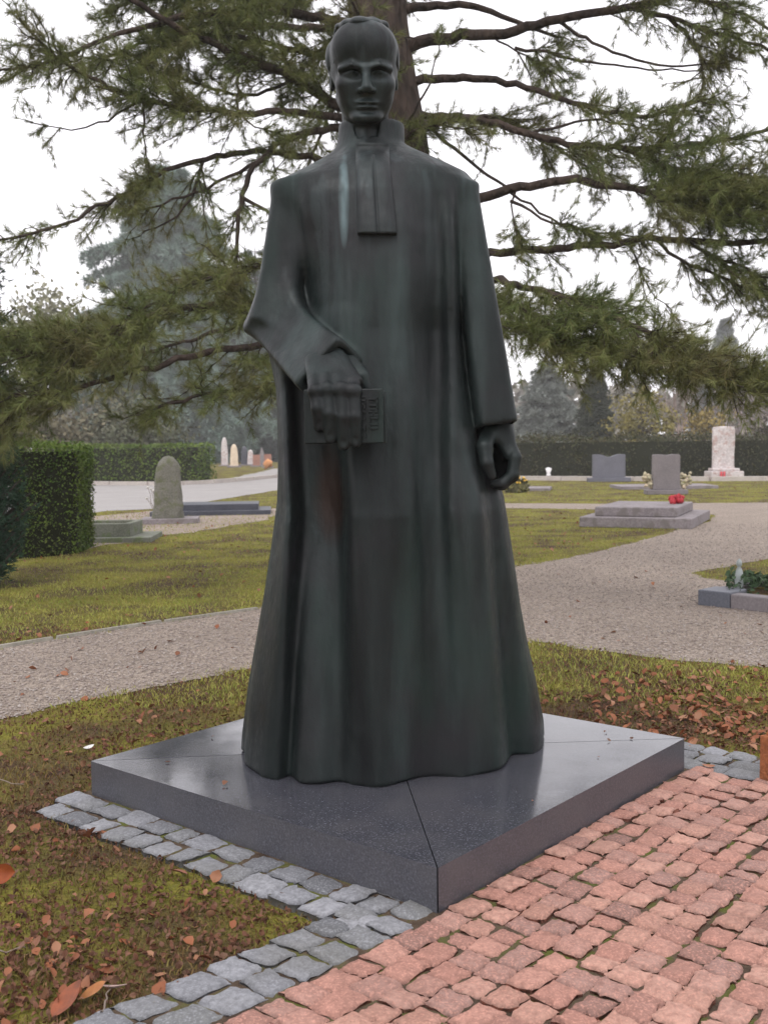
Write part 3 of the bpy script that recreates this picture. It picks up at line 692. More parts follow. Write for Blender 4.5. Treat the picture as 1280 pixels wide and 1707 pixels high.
O = np.array([[1, 0, 0], [0, 1, 0], [-1, 0, 0], [0, -1, 0], [0, 0, .75], [0, 0, -.5]], float)
s_ = rng.uniform(.004, .0095, n)*(1+.03*P[:, 1]); yaw = rng.uniform(0, 6.28, n); c, q = np.cos(yaw)[:, None], np.sin(yaw)[:, None]
V = O[None]*rng.uniform(.6, 1.35, (n, 6, 3))*s_[:, None, None]; V = np.stack([V[..., 0]*c-V[..., 1]*q, V[..., 0]*q+V[..., 1]*c, V[..., 2]], -1)
V += np.c_[P, .006+s_*.25][:, None]
F = np.array([[0, 1, 4], [1, 2, 4], [2, 3, 4], [3, 0, 4], [1, 0, 5], [2, 1, 5], [3, 2, 5], [0, 3, 5]])
tag(mesh('gravel', V.reshape(-1, 3), (np.arange(n)[:, None, None]*6+F[None]).reshape(-1, 3), PEB, None, False, np.zeros(3)), kind='stuff')
def leafthing(px, py, size, cols, label, z=.01, cat='leaf', tiltf=.35):
    M = Mat('leaf', .55, .3); M.color(M.ramp(M.noise(30, 3), [(.3, cols[0]), (.7, cols[1])]))
    p = gr(px, py)[:2]; V, F = leafmesh(np.array([p]), np.array([size]), z, tiltf)
    o = mesh('fallen_leaf', V, F, M.m, None, True); md = o.modifiers.new('round', 'SUBSURF'); md.levels = md.render_levels = 2
    return tag(o, label, cat)
leafthing(2, 1482, .10, [(.30, .075, .02), (.22, .05, .018)], 'large rust orange fallen leaf cut by the left edge of the view', .02, 'leaf', .5)
leafthing(157, 1668, .085, [(.40, .17, .05), (.24, .08, .03)], 'broad orange spotted fallen leaf just above the grey setts', .02)
leafthing(118, 1688, .115, [(.27, .075, .03), (.13, .045, .025)], 'big dark red-brown curled fallen leaf at the bottom left corner', .03)
leafthing(192, 1662, .075, [(.40, .29, .26), (.28, .19, .17)], 'pale pinkish curled fallen leaf right of the orange leaf', .03, 'leaf', .6)
leafthing(18, 1602, .042, [(.55, .33, .16), (.45, .24, .11)], 'small pale tan oval fallen leaf in the moss near the left edge', .015)
leafthing(149, 1251, .055, [(.62, .60, .58), (.5, .48, .46)], 'whitish fallen leaf on the grass left of the plinth corner', .02)
leafthing(297, 1465, .075, [(.24, .095, .055), (.14, .06, .04)], 'brown curled fallen leaf beside the grey setts of the left band', .02)
leafthing(1180, 1288, .06, [(.30, .13, .07), (.22, .09, .05)], 'small brown fallen leaf lying on grey setts by the right plinth corner', .03)
TW = Mat('dry twig', .9, .1).color((.20, .16, .13)).m
for (a, b, lab) in (((-30, 1296), (38, 1308), 'long dry twig lying on moss at the left edge'), ((-10, 1590), (50, 1578), 'thin pale twig in the lower left moss'), ((172, 1690), (180, 1650), 'short pale twig against the orange leaf')):
    A, B = gr(*a, .02), gr(*b, .025); mb = MB(); Pm = np.linspace(A, B, 6)+rng.normal(0, .004, (6, 3)); tube(mb, Pm, np.linspace(.0035, .002, 6), 5)
    tag(mb.build('twig', TW), lab, 'twig')

# ------------------------------------------------------------------ graves and small things
def G1(px, py): return gr(px, py)
STONE_G = stone_mat('rough mossy sandstone', (.075, .073, .055), (.17, .165, .14), 3, .9, 40, .7, (.11, .12, .06))
GREYG = stone_mat('grey granite', (.085, .085, .105), (.13, .13, .155), 2, .5, 60, .08)
PINKG = stone_mat('greyish pink granite', (.12, .105, .11), (.175, .155, .16), 2, .6, 50, .1)
PALEG = stone_mat('pale worn stone', (.15, .13, .135), (.22, .195, .20), 2, .85, 30, .2, (.15, .13, .12))
WHITEG = stone_mat('white stone', (.34, .29, .285), (.56, .52, .51), 2.6, .7, 14, .15, (.40, .26, .23))
DARKG = stone_mat('dark blue-grey granite', (.03, .033, .045), (.07, .073, .09), 2, .35, 60, .05)
MOSSG = stone_mat('greenish cast stone', (.085, .09, .07), (.16, .165, .135), 2.4, .9, 40, .3, (.10, .13, .05))
REDG = stone_mat('red granite', (.22, .10, .075), (.32, .16, .12), 3, .6, 50, .1)
BEIGE = stone_mat('beige stone', (.48, .38, .27), (.65, .54, .42), 3, .8, 30, .1)
def mpp(Y): return Y/FP
def rough_stone(mb, base, w, dpt, hgt, lean, shape, seed, amp=.06, yaw=0.0, nz=16, na=20):
    """upright rough-hewn stone: rings with a broken outline"""
    r0 = np.random.default_rng(seed); V = []
    t = np.linspace(0, 1, nz); a = np.arange(na)*2*np.pi/na
    fac = r0.normal(0, 1, (nz//3+2, na//4+1))
    for i, z in enumerate(t):
        sx = np.interp(z, shape[0], shape[1]); sy = np.interp(z, shape[0], shape[2] if len(shape) > 2 else shape[1])
        cx = np.sign(np.cos(a))*np.abs(np.cos(a))**.6; cy = np.sign(np.sin(a))*np.abs(np.sin(a))**.6
        nn = vnoise(a*1.6+seed, np.full(na, z*5.0)+seed, seed)-.5; nn2 = vnoise(a*5+seed, np.full(na, z*14.0), seed+1)-.5
        k = 1+amp*2.2*nn+amp*.9*nn2
        x = cx*w/2*sx*k; y = cy*dpt/2*sy*k
        xx = x*math.cos(yaw)-y*math.sin(yaw); yy_ = x*math.sin(yaw)+y*math.cos(yaw)
        V.append(np.stack([base[0]+xx+lean*z, base[1]+yy_, base[2]+np.full(na, z*hgt)+(.10*hgt*amp*6*(vnoise(x*3/w+seed, y*3/w, 2)-.5)*(z > .8))], 1))
    V = np.array(V); i = np.arange(nz-1)[:, None]*na; j = np.arange(na)[None]; k = (j+1) % na
    F = np.stack([i+j, i+k, i+na+k, i+na+j], -1).reshape(-1, 4); n0 = nz*na
    mb.add(np.vstack([V.reshape(-1, 3), V[-1].mean(0, keepdims=True)+[[0, 0, .02*hgt]]]), F)
    mb.F.setdefault(3, []).append(np.array([[(nz-1)*na+q, (nz-1)*na+(q+1) % na, n0] for q in range(na)])+mb.n-n0-1)
def grave(name, px, py, label, cat='gravestone', group=None):
    p = G1(px, py); return empty(name, tuple(float(v) for v in p), label, cat, group), p, mpp(p[1])
# rough monolith on the left
t, p, k = grave('rough_gravestone', 279, 873, 'tall rough hewn standing stone on a low slab by the light road')
mb = MB(); rough_stone(mb, p+[0, .1, .10], 52*k, .30, 103*k, .03, ([0, .1, .5, .85, .96, 1], [1, .97, .86, .70, .52, .30], [1, 1, .9, .8, .7, .5]), 5, .10, .25); mb.build('stone', STONE_G, t)
mb = MB(); box(mb, p+[.02, .25, .05], (.56, .42, .055), .12); bevel(mb.build('base_slab', PALEG, t, False), .012)
t, p, k = grave('grave_slab', 345, 860, 'low dark polished grave of two stacked slabs behind the rough standing stone', 'grave')
mb = MB(); box(mb, p+[0, .8, .05], (100*k, .75, .055), .10); bevel(mb.build('base_slab', DARKG, t, False), .012)
mb = MB(); box(mb, p+[.1, .8, .17], (72*k, .60, .075), .10); bevel(mb.build('cover_slab', DARKG, t, False), .012)
t, p, k = grave('grave_kerb', 172, 905, 'mossy stone grave box with raised rim beside the clipped hedge block', 'grave')
mb = MB(); box(mb, p+[.05, .55, .04], (72*k, .62, .045), .06); bevel(mb.build('base_slab', MOSSG, t, False), .012)
mb = MB()
for cx, cy, hx, hy in ((0, 0, 45*k, .05), (0, .8, 45*k, .05), (-45*k+.05, .4, .05, .35), (45*k-.05, .4, .05, .35)): box(mb, p+[-.02+cx, .18+cy, .19], (hx, hy, .11), 0)
bevel(mb.build('rim', MOSSG, t, False), .015)
mb = MB(); box(mb, p+[-.02, .58, .14], (45*k-.1, .35, .055), 0); mb.build('soil_bed', SOIL, t, False)
# a thin bare plant beside the standing stone
mb = MB(); p = G1(262, 862); fl = []
for q in range(9):
    e_ = p+np.array([rng.normal(0, .10), rng.normal(0, .08), rng.uniform(.35, .72)]); P = np.linspace(p, e_, 5); P[1:-1] += rng.normal(0, .012, (3, 3)); tube(mb, P, [.008, .007, .006, .005, .004], 4); fl.append(e_)
root = tag(mb.build('bare_plant', Mat('dry stem', .9, .1).color((.13, .09, .06)).m, None, True, p), 'thin dry plant with pale seed heads left of the rough standing stone', 'plant')
def blobs(mb, C, r, sq=1.0, n=2, amp=.2):
    import bmesh
    bm = bmesh.new(); bmesh.ops.create_icosphere(bm, subdivisions=n, radius=1); V0 = np.array([v.co[:] for v in bm.verts]); F0 = np.array([[v.index for v in f.verts] for f in bm.faces]); bm.free()
    for c, q in zip(np.atleast_2d(C), np.broadcast_to(r, (len(np.atleast_2d(C)),))):
        mb.add(c+V0*q*np.array([1, 1, sq])*(1+rng.normal(0, amp, (len(V0), 1))), F0)
SH = Mat('seed heads', .9).color((.5, .48, .44)).m
for c in fl: mb = MB(); blobs(mb, c[None], .03, 1, 1); mb.build('seed_head', SH, root)
# far row on the left
for px, py0, py1, w_, m_, shp, lab in ((375, 730, 777, 12, WHITEG, 'stele', 'tall slim pale stele, leftmost of the far row beyond the left hedge'), (391, 741, 779, 14, BEIGE, 'stele', 'beige pointed stone second in the far row beyond the left hedge'),
        (408, 744, 776, 12, DARKG, 'stele', 'dark rounded gravestone in the middle of the far left row'), (418, 750, 776, 11, WHITEG, 'stele', 'small whitish slim gravestone beside the dark rounded one'),
        (428, 758, 778, 12, REDG, 'block', 'low red-brown gravestone in the far left row'), (437, 747, 776, 12, PALEG, 'rock', 'grey jagged pointed stone between two red-brown gravestones'), (447, 757, 780, 12, REDG, 'block', 'red-brown gravestone with an orange flower pot before it, nearest the statue')):
    t, p, k = grave('gravestone', px, py1, lab, 'gravestone', 'far row of gravestones beyond the left hedge'); hh = (py1-py0)*k; mb = MB()
    if shp == 'block': box(mb, p+[0, 0, hh/2], (w_*k/2, .15, hh/2), 0, .95)
    else: rough_stone(mb, p, w_*k, .3, hh, 0, ([0, .5, .85, 1], [1, .9, .75, .35]) if shp == 'stele' else ([0, .35, .7, 1], [1, .9, .55, .12]), int(px), .04 if shp == 'stele' else .12)
    mb.build('stone', m_, t, shp != 'block'); mb = MB(); box(mb, p+[0, -.05, .05], (w_*k*.75, .4, .06)); mb.build('base_slab', PALEG, t, False)
p = G1(447, 782); mb = MB(); blobs(mb, p+[[0, 0, .35]], .3); tag(mb.build('potted_flowers', Mat('orange flowers', .8).color((.60, .28, .12)).m), 'small orange potted flowers before the last red-brown gravestone', 'flowers')
# right side
t, p, k = grave('low_tomb', 1052, 881, 'low pale two-step tomb on the gravel with red flowers on it', 'grave')
ya = -.10
def tb(cx, cy, z, hx, hy, hz): 
    c, s_ = math.cos(ya), math.sin(ya); return p+np.array([cx*c-cy*s_, cx*s_+cy*c, z]), (hx, hy, hz)
sk = .85
mb = MB(); c, hh = tb(.45, 1.25, .09, .98, 1.25, .095); box(mb, c, hh, -.42); bevel(mb.build('base_step', PALEG, t, False), .02)
mb = MB(); c, hh = tb(.42, 1.25, .27, .72, 1.02, .085); box(mb, c, hh, -.42); bevel(mb.build('cover_slab', PALEG, t, False), .02)
pf = G1(1128, 871); pf = np.array([pf[0], pf[1], .42]); mb = MB(); blobs(mb, pf+rng.normal(0, .06, (14, 3))*[1.3, 1, .6], .065, 1, 1)
fl_ = mb.build('flowers', Mat('red flowers', .7).color((.36, .02, .03)).m, None, True, np.array([pf[0], pf[1], .352])); tag(fl_, 'small bunch of dark red flowers lying on the low pale tomb', 'flowers')
def headstone(name, px, py, wpx, hpx, mat, label, bw=1.25, bh=6, notch=0, dep=.18, basem=None):
    t, p, k = grave(name, px, py, label); w_, hh, b_ = wpx*k, hpx*k, bh*k
    mb = MB(); n = 17; xs = np.linspace(-1, 1, n); zt = hh-notch*k*np.exp(-(xs/.35)**2)-.02*hh*np.abs(xs)**6; prof_ = [(-w_/2, b_)]+[(x*w_/2, z) for x, z in zip(xs, zt)]+[(w_/2, b_)]
    Vf = np.array([[x, -dep/2, z] for x, z in prof_]+[[x, dep/2, z] for x, z in prof_])+p; m_ = len(prof_)
    F = [list(range(m_))[::-1], list(range(m_, 2*m_))]+[[i, (i+1) % m_, m_+(i+1) % m_, m_+i] for i in range(m_)]
    bevel(mesh('stone', Vf, F, mat, t, False), .015)
    mb = MB(); box(mb, p+[0, 0, b_/2], (w_/2*bw, dep*1.3, b_/2-.002)); bevel(mb.build('base', basem or mat, t, False), .015); return t, p, k
headstone('headstone', 1014, 803, 54, 46, GREYG, 'wide grey headstone with dipped top before the right hedge', 1.3, 7, 5)
t, p, k = headstone('headstone', 1109, 824, 45, 67, PINKG, 'squarish pinkish grey headstone with flowers on both sides', 1.5, 8, 1.5)
for sx in (-1, 1):
    c = p+np.array([sx*.50, .1, .0]); mb = MB(); C = c+np.c_[rng.normal(0, .09, 26), rng.normal(0, .09, 26), rng.uniform(.2, .62, 26)]; blobs(mb, C, .06, 1, 1)
    tag(mb.build('flower_bunch', foliage_mat('cream flowers', [(.5, .42, .28), (.35, .33, .22), (.55, .4, .3)], 6), None, True, c), 'cream flower bunch at the %s side of the pinkish headstone' % ('left' if sx < 0 else 'right'), 'flowers', 'flowers beside the pinkish headstone')
mb = MB(); pp = G1(1112, 815); box(mb, pp+[0, .6, .05], (1.55, .9, .06)); tag(bevel(mb.build('grave_slab', PALEG, None, False), .02), 'pale flat grave slab on the grass behind the pinkish headstone', 'grave slab')
mb = MB(); pp = G1(903, 818); box(mb, pp+[0, .6, .04], (.38, .8, .05), -.2); tag(bevel(mb.build('grave_slab', PALEG, None, False), .02), 'small pale slab on the grass next to the yellow flower mound', 'grave slab')
t, p, k = grave('white_stele', 1207, 798, 'tall white veined stele on a stepped base by the right hedge')
mb = MB(); rough_stone(mb, p+[0, .2, .22], 38*k, .30, 77*k, 0, ([0, .3, .97, 1], [1, .95, 1.0, .93]), 9, .03, 0, 18, 20); mb.build('stone', WHITEG, t, False)
mb = MB(); box(mb, p+[0, .1, .15], (27*k, .5, .16)); box(mb, p+[0, .1, .37], (22*k, .36, .055)); bevel(mb.build('base', WHITEG, t, False), .03)
for dx_, nm in ((-12, 'left'), (-7, 'right')):
    mb = MB(); pp = p+np.array([dx_*k, -.48, 0]); tube(mb, [pp, pp+[0, 0, .30], pp+[0, 0, .31]], [.05, .05, .02], 10); tag(mb.build('grave_candle', Mat('red candle glass', .2, .5).color((.45, .02, .03)).m), '%s one of two red grave candles before the white stele' % nm, 'candle', 'red candles at the white stele')
mb = MB(); pp = G1(914, 799.5); pp[2] = .17; tube(mb, [pp+[0, .0, z] for z in (0, .1, .3, .34)], [.10, .07, .14, .02], 10); tag(mb.build('grave_vase', Mat('white vase', .4).color((.8, .78, .78)).m, None, True, pp), 'small white vase standing on the long right kerb', 'vase')
# yellow flower mound
p = G1(862, 821); mb = MB(); C = p+np.c_[rng.normal(0, .26, 240), rng.normal(0, .22, 240), np.abs(rng.normal(.0, .2, 240))+.05]; C[:, 2] = np.minimum(C[:, 2], .45-1.2*((C[:, 0]-p[0])**2)); C = C[np.linalg.norm(C-p-[0, 0, .1], axis=1) < .40]; blobs(mb, p+[[0, 0, .1]], .30, .9, 2, .05); blobs(mb, C, rng.uniform(.045, .08, len(C)), 1, 1)
root = tag(mb.build('flower_mound', foliage_mat('chrysanthemum leaves', [(.05, .06, .02), (.09, .08, .03), (.12, .11, .03)], 4), None, True, p), 'mound of yellow and orange chrysanthemums beside the statue hand', 'flowers')
C = C[C[:, 2] > .22][:70]+[0, -.04, .05]; mb = MB(); blobs(mb, C, rng.uniform(.035, .055, len(C)), .7, 1); mb.build('blossoms', foliage_mat('yellow blossoms', [(.75, .42, .04), (.80, .55, .08), (.70, .28, .05)], 8), root)
# planted grave with stone border on the right
t, p, k = grave('grave_border', 1175, 1012, 'planted grave with grey stone border at the right edge of the gravel', 'grave')
A = gr(1162, 1009)[:2]; B = gr(1320, 1027)[:2]; C = gr(1215, 975)[:2]; dv = unit(B-A); nv = np.array([-dv[1], dv[0]]); yw = math.atan2(dv[1], dv[0]); hb_ = .135
mb = MB(); c = A+dv*.16+nv*.16; box(mb, (*c, hb_/2+.004), (.16, .16, hb_/2+.008), yw); bevel(mb.build('corner_block', stone_mat('blue-grey granite', (.075, .08, .10), (.105, .11, .13), 3, .5, 60, .1), t, False), .012)
mb = MB(); L = 1.7; c = A+dv*(.325+L/2)+nv*.075; box(mb, (*c, hb_/2), (L/2, .075, hb_/2), yw); c = A+nv*(.325+.6)+dv*.075; box(mb, (*c, hb_/2), (.075, .6, hb_/2), yw); c = A+dv*(.16+.9)+nv*1.6; box(mb, (*c, hb_/2), (1.06, .075, hb_/2), yw); bevel(mb.build('border', PINKG, t, False), .012)
mb = MB(); c = A+dv*1.1+nv*.85; box(mb, (*c, .045), (.95, .68, .05), yw); mb.build('soil_bed', SOIL, t, False)
C = gr(rng.uniform(1212, 1380, 900), rng.normal(980, 5, 900), .1)[:, :2]; z = .10+.14*vnoise(C[:, 0]*4, C[:, 1]*4, 4)*rng.random(900)
V, F = leafmesh(np.c_[C, z], rng.uniform(.03, .07, 900), .01, .8); tag(mesh('ground_cover', V, F, foliage_mat('grave evergreen', [(.03, .06, .025), (.06, .10, .05), (.05, .07, .03)], 4), None, False), kind='stuff')
pp = gr(1231, 986, .09); mb = MB(); tube(mb, [pp+[0, 0, z] for z in (0, .03, .04, .12, .2, .235, .25, .285, .31)], [.05, .05, .034, .045, .03, .015, .027, .025, .005], 12)
tag(mb.build('figurine', Mat('pale glazed figurine', .35).color((.30, .33, .325)).m, None, True, pp), 'small pale figurine standing among plants of the bordered grave', 'figurine')
# rust-brown post at the right edge
pp = gr(1290, 1312); mb = MB(); box(mb, pp+[0, .02, .11], (.052, .03, .115), .5, .98); box(mb, pp+[.005, .02, .245], (.035, .022, .022), .5, .5)
tag(bevel(mb.build('post', stone_mat('rusty iron', (.16, .055, .022), (.28, .10, .04), 14, .9, 60, .4), None, False), .006), 'short rust-brown post at the right edge beside the grey setts', 'post')

# ------------------------------------------------------------------ vegetation
def perp(D):
    ref = np.where(np.abs(D[:, 2:3]) < .9, np.array([[0, 0, 1.0]]), np.array([[1.0, 0, 0]])); A = unit(np.cross(D, ref)); return A, np.cross(D, A)
def needles(P, D, L, w, m, spread=.75):
    """m needles per tuft, each one thin triangle"""
    n = len(P); P = np.repeat(P, m, 0); D = np.repeat(unit(D), m, 0); A, B = perp(D)
    ph = rng.uniform(0, 2*np.pi, n*m); sp = np.abs(rng.normal(spread, .28, n*m))
    d = unit(D+np.tan(np.clip(sp, 0, 1.35))[:, None]*(np.cos(ph)[:, None]*A+np.sin(ph)[:, None]*B))
    l = np.repeat(np.broadcast_to(L, (n,)), m)*rng.uniform(.6, 1.15, n*m); P = P+D*rng.uniform(-.02, .02, n*m)[:, None]
    s_ = unit(np.cross(d, rng.normal(0, 1, d.shape)))*w*rng.uniform(.7, 1.3, n*m)[:, None]/2
    V = np.stack([P+s_, P-s_, P+d*l[:, None]-[0, 0, .0]], 1); return V.reshape(-1, 3), np.arange(n*m*3).reshape(-1, 3)
def cards(P, size, asp=.6, updown=None):
    n = len(P); a = unit(rng.normal(0, 1, (n, 3))); b = unit(np.cross(a, rng.normal(0, 1, (n, 3)))); s_ = (size*rng.uniform(.6, 1.3, n))[:, None]/2
    V = np.stack([P-a*s_, P+b*s_*asp, P+a*s_, P-b*s_*asp], 1); return V.reshape(-1, 3), np.arange(n*4).reshape(-1, 4)
def bark(name, c1, c2):
    M = Mat(name, .9, .1); M.color(M.ramp(M.noise(6, 5, M.mapping(1, 1, .25)), [(.3, c1), (.7, c2)])); M.bump(M.voro(14, 'Distance', 'F1', M.mapping(1, 1, .3)), .8, .06); return M.m
BARK = bark('pine bark', (.028, .022, .019), (.075, .055, .045)); DBARK = bark('dark bark', (.04, .033, .03), (.09, .075, .065))
PINE = foliage_mat('pine needles', [(.060, .092, .028), (.115, .160, .042), (.165, .175, .056), (.095, .130, .046), (.165, .125, .062)], 1.6, .55)

# --- the big pine right behind the statue: limbs traced as 3-D curves leaving one trunk
TD = 12.0
tb_ = gr(688, 0)[:0]
TX = [(612, -900, 12.9), (616, -420, 12.7), (622, -150, 12.5), (627, 0, 12.3), (636, 120, 12.2), (656, 200, 12.1), (668, 300, 12.0), (676, 500, 12.0), (682, 800, 12.0), (684, 938, 12.0)]
trunkP = np.array([at(x, y, d) for x, y, d in TX])[::-1]; trunkP[0, 2] = -.1
PT = empty('pine_tree', (float(trunkP[0, 0]), float(trunkP[0, 1]), 0), 'large spreading pine with drooping needle boughs behind the statue', 'tree')
wood = MB(); tp = resample(trunkP, .35)
tr = np.interp(tp[:, 2], [0, .5, 2.5, 6, 9, 14], [.62, .46, .40, .345, .30, .17]); tube(wood, tp, tr*(1+rng.normal(0, .02, len(tp))), 14)
tufP, tufD, tufL = [], [], []
def limb(path, r0, r1, f0=.35, dens=1.0, tl=(.35, .9), nl=.125, droop=.25, bare=False, gapn=.35, side=.9):
    P = resample(np.array([at(x, y, d) for x, y, d in path]), .12); n = len(P); P[1:-1] += rng.normal(0, .012, (n-2, 3))
    t = np.linspace(0, 1, n); tube(wood, P, (r0+(r1-r0)*t**.7)*.8, 6)
    if bare: return
    T = unit(np.gradient(P, axis=0)); cl = vnoise(t*n*.12*1.1+rng.uniform(0, 99), np.zeros(n), 1)
    for i in range(n):
        if t[i] < f0 or cl[i] < gapn*(1-.3*t[i]): continue
        for _ in range(rng.poisson(2.3*dens)):
            sd = unit(np.cross(T[i], [0, 0, 1.0]))*rng.choice([-1, 1]); L = rng.uniform(*tl)*(1.15-.55*t[i])
            d = unit(T[i]*rng.uniform(.3, 1.0)+sd*rng.uniform(.3, 1)*side+np.array([0, 0, rng.normal(-.05, .35)])); twig(P[i], d, L, nl, droop)
    twig(P[-1], T[-1], .3, nl, 0)
def twig(p, d, L, nl, droop):
    k = max(3, int(L/.07)); s_ = np.linspace(0, 1, k)[:, None]; Q = p+d*L*s_+np.array([0, 0, -droop*L])*s_**1.6+np.array([0, 0, .12*L])*s_**4
    Q[1:] += rng.normal(0, .012, (k-1, 3)); tube(wood, Q, np.linspace(.009, .004, k), 3)
    T = unit(np.gradient(Q, axis=0)); i0 = int(k*.15)
    for i in range(i0, k):
        tufP.append(Q[i]); tufD.append(unit(T[i]+rng.normal(0, .3, 3))); tufL.append(nl)
        if rng.random() < .7:
            sd = unit(np.cross(T[i], rng.normal(0, 1, 3))+T[i]*.8); l2 = rng.uniform(.08, .26)
            for q in (.35, .7, 1): tufP.append(Q[i]+sd*l2*q); tufD.append(sd); tufL.append(nl)
# right side
limb([(640,30,12.3),(700,12,12.2),(765,4,12.1),(820,22,12),(880,42,11.9),(930,62,11.7)], .085, .02, .8, .5)
limb([(650,95,12.2),(700,70,12.1),(745,60,12),(840,57,11.8),(900,40,11.6),(970,22,11.4),(1050,14,11.2),(1130,-8,11),(1230,-30,10.8)], .10, .035, .42, 1.0, (.3, .8))
limb([(645,50,12.2),(665,58,12.1),(690,66,12),(725,68,11.9)], .02, .008, .9, .1)
limb([(655,140,12.2),(740,130,12),(800,130,11.8),(890,148,11.6),(940,165,11.4),(1000,185,11.2),(1080,196,11),(1165,168,10.8)], .075, .02, .55, 1.0)
limb([(665,215,12.1),(740,200,11.9),(780,197,11.7),(830,205,11.6),(880,225,11.4),(940,238,11.2),(1030,245,11),(1100,246,10.9),(1180,238,10.7),(1300,212,10.5)], .08, .02, .5, .9)
limb([(690,190,11.9),(740,235,11.8),(800,285,11.6),(850,318,11.5),(865,330,11.4),(920,365,11.3),(985,390,11.1)], .035, .014, .68, 1.1, (.2, .45))
limb([(680,370,12),(795,332,11.6),(860,310,11.4),(950,298,11.1),(1040,310,10.9),(1110,332,10.7),(1200,350,10.5),(1320,362,10.2)], .09, .03, .6, 1.6, (.35, .9))
limb([(680,440,12),(815,424,11.6),(900,414,11.4),(1000,409,11.1),(1090,395,10.9),(1180,403,10.7),(1310,402,10.4)], .075, .035, .30, .55, (.25, .55), gapn=.5)
limb([(682,470,12),(825,466,9.6),(890,478,9.1),(960,500,8.8),(1010,522,8.6),(1060,545,8.5),(1150,585,8.3),(1240,625,8.1),(1330,655,8)], .07, .022, .5, 1.7, (.3, .65), droop=.35, gapn=.15)
limb([(684,560,12),(835,540,9.4),(900,558,8.9),(1000,580,8.6),(1100,592,8.4),(1200,622,8.2),(1320,650,8)], .065, .02, .5, 1.8, (.3, .62), droop=.3, gapn=.15)
limb([(684,600,12),(838,505,9.3),(880,520,9),(950,560,8.8),(1050,600,8.6)], .04, .016, .55, 1.9, (.25, .5), droop=.3, gapn=.1)
limb([(1040,14,11.2),(1110,25,11),(1180,50,10.8),(1260,78,10.6),(1330,90,10.5)], .04, .015, .25, 1.0, (.25, .6))
limb([(1110,25,11),(1165,80,11),(1178,120,10.9),(1165,165,10.8),(1130,195,10.8)], .03, .012, .2, .9, (.2, .5))
limb([(925,32,11.6),(985,70,11.3),(1050,100,11.1),(1110,112,11),(1180,105,10.9)], .03, .012, .1, 1.1, (.25, .6))
limb([(800,57,11.9),(850,78,11.8),(890,100,11.7),(920,120,11.6)], .02, .008, .4, .8, (.2, .45), droop=.6)
limb([(858,80,11.8),(900,90,11.7),(940,95,11.6),(1000,105,11.5),(1090,118,11.3),(1160,118,11.2)], .025, .01, .1, 1.0, (.25, .55), droop=.4)
limb([(1040,245,11),(1100,275,10.8),(1180,290,10.6),(1300,300,10.4)], .035, .012, .1, 2.0, (.35, .75), gapn=.1)
limb([(1050,312,10.9),(1120,310,10.6),(1200,325,10.5),(1310,340,10.3)], .035, .012, .05, 2.0, (.35, .75), gapn=.1)
limb([(1090,395,10.9),(1120,430,10.8),(1180,455,10.7),(1250,480,10.6),(1310,520,10.5)], .03, .012, .2, 1.3, (.3, .65), droop=.4)
limb([(1130,400,10.85),(1220,440,10.6),(1300,470,10.5)], .03, .012, .1, 1.6, (.3, .6), droop=.4)
limb([(1050,410,11.1),(1060,450,11.1),(1090,490,11),(1120,525,11)], .014, .006, .2, .35, (.12, .3), droop=.7)
limb([(860,315,11.4),(852,350,11.4),(862,385,11.4)], .02, .008, .1, 1.6, (.2, .4), droop=.5)
limb([(850,335,11.4),(900,360,11.3),(960,385,11.2),(1060,395,11)], .025, .01, .25, 1.1, (.2, .5), droop=.3)
limb([(880,225,11.4),(930,205,11.3),(1000,200,11.2),(1080,215,11.1)], .025, .01, .1, 1.0, (.25, .5))
limb([(1125,-6,11),(1180,0,10.9),(1240,20,10.7),(1290,60,10.6),(1330,70,10.5)], .03, .012, .0, 1.2, (.3, .6))
limb([(660,170,12),(640,120,11.4),(615,60,11.2),(590,10,11.1),(570,-30,11)], .04, .015, .2, 1.0, (.25, .55))
limb([(665,215,12),(690,190,11.5),(715,150,11.4),(725,100,11.4)], .03, .01, .25, 1.2, (.2, .45))
limb([(665,250,12),(690,215,11.5),(735,205,11.4),(775,215,11.4)], .03, .01, .2, 1.1, (.2, .45), droop=.4)
# left side
limb([(625,60,12.2),(560,35,11.9),(480,20,11.6),(400,18,11.3),(300,30,11),(210,52,10.8),(150,76,10.6),(70,108,10.4),(-20,122,10.2)], .085, .014, .30, .75, (.3, .75), gapn=.3)
limb([(640,200,12.1),(570,182,11.8),(520,148,11.6),(470,118,11.4),(420,100,11.2),(340,70,11),(250,20,10.8),(180,-30,10.6)], .095, .03, .2, 1.0, (.3, .85), gapn=.25)
limb([(640,215,12.1),(560,195,11.7),(470,184,11.4),(400,188,11.2),(310,183,11),(230,160,10.8),(160,140,10.6),(90,95,10.4),(40,40,10.3)], .07, .015, .25, 1.2, (.3, .8), gapn=.25)
limb([(630,110,12.2),(560,95,12),(480,80,11.8),(400,60,11.6),(320,60,11.4),(240,90,11.2),(170,100,11.1)], .06, .015, .25, 1.0, (.3, .8), gapn=.25)
limb([(655,290,12.1),(530,266,11.8),(480,256,11.6),(420,252,11.4),(340,264,11.2),(250,294,10.9),(190,332,10.6),(110,374,10.3),(0,402,10.1),(-60,410,10)], .065, .014, .52, .75, (.2, .5), gapn=.25)
limb([(655,215,12.1),(575,212,11.9),(510,218,11.6),(465,238,11.3),(425,272,11.1),(402,325,11),(394,400,10.9),(392,440,10.9)], .075, .025, .35, .8, (.25, .6), droop=.5)
limb([(240,165,10.9),(235,220,10.8),(245,265,10.8)], .022, .008, .1, .9, (.15, .35), droop=.5)
limb([(230,170,10.9),(180,205,10.8),(120,215,10.7),(80,210,10.6)], .02, .007, .2, .45, (.12, .3))
limb([(410,102,11.3),(390,150,11.2),(400,200,11.1),(440,215,11)], .025, .01, .1, 1.3, (.25, .6))
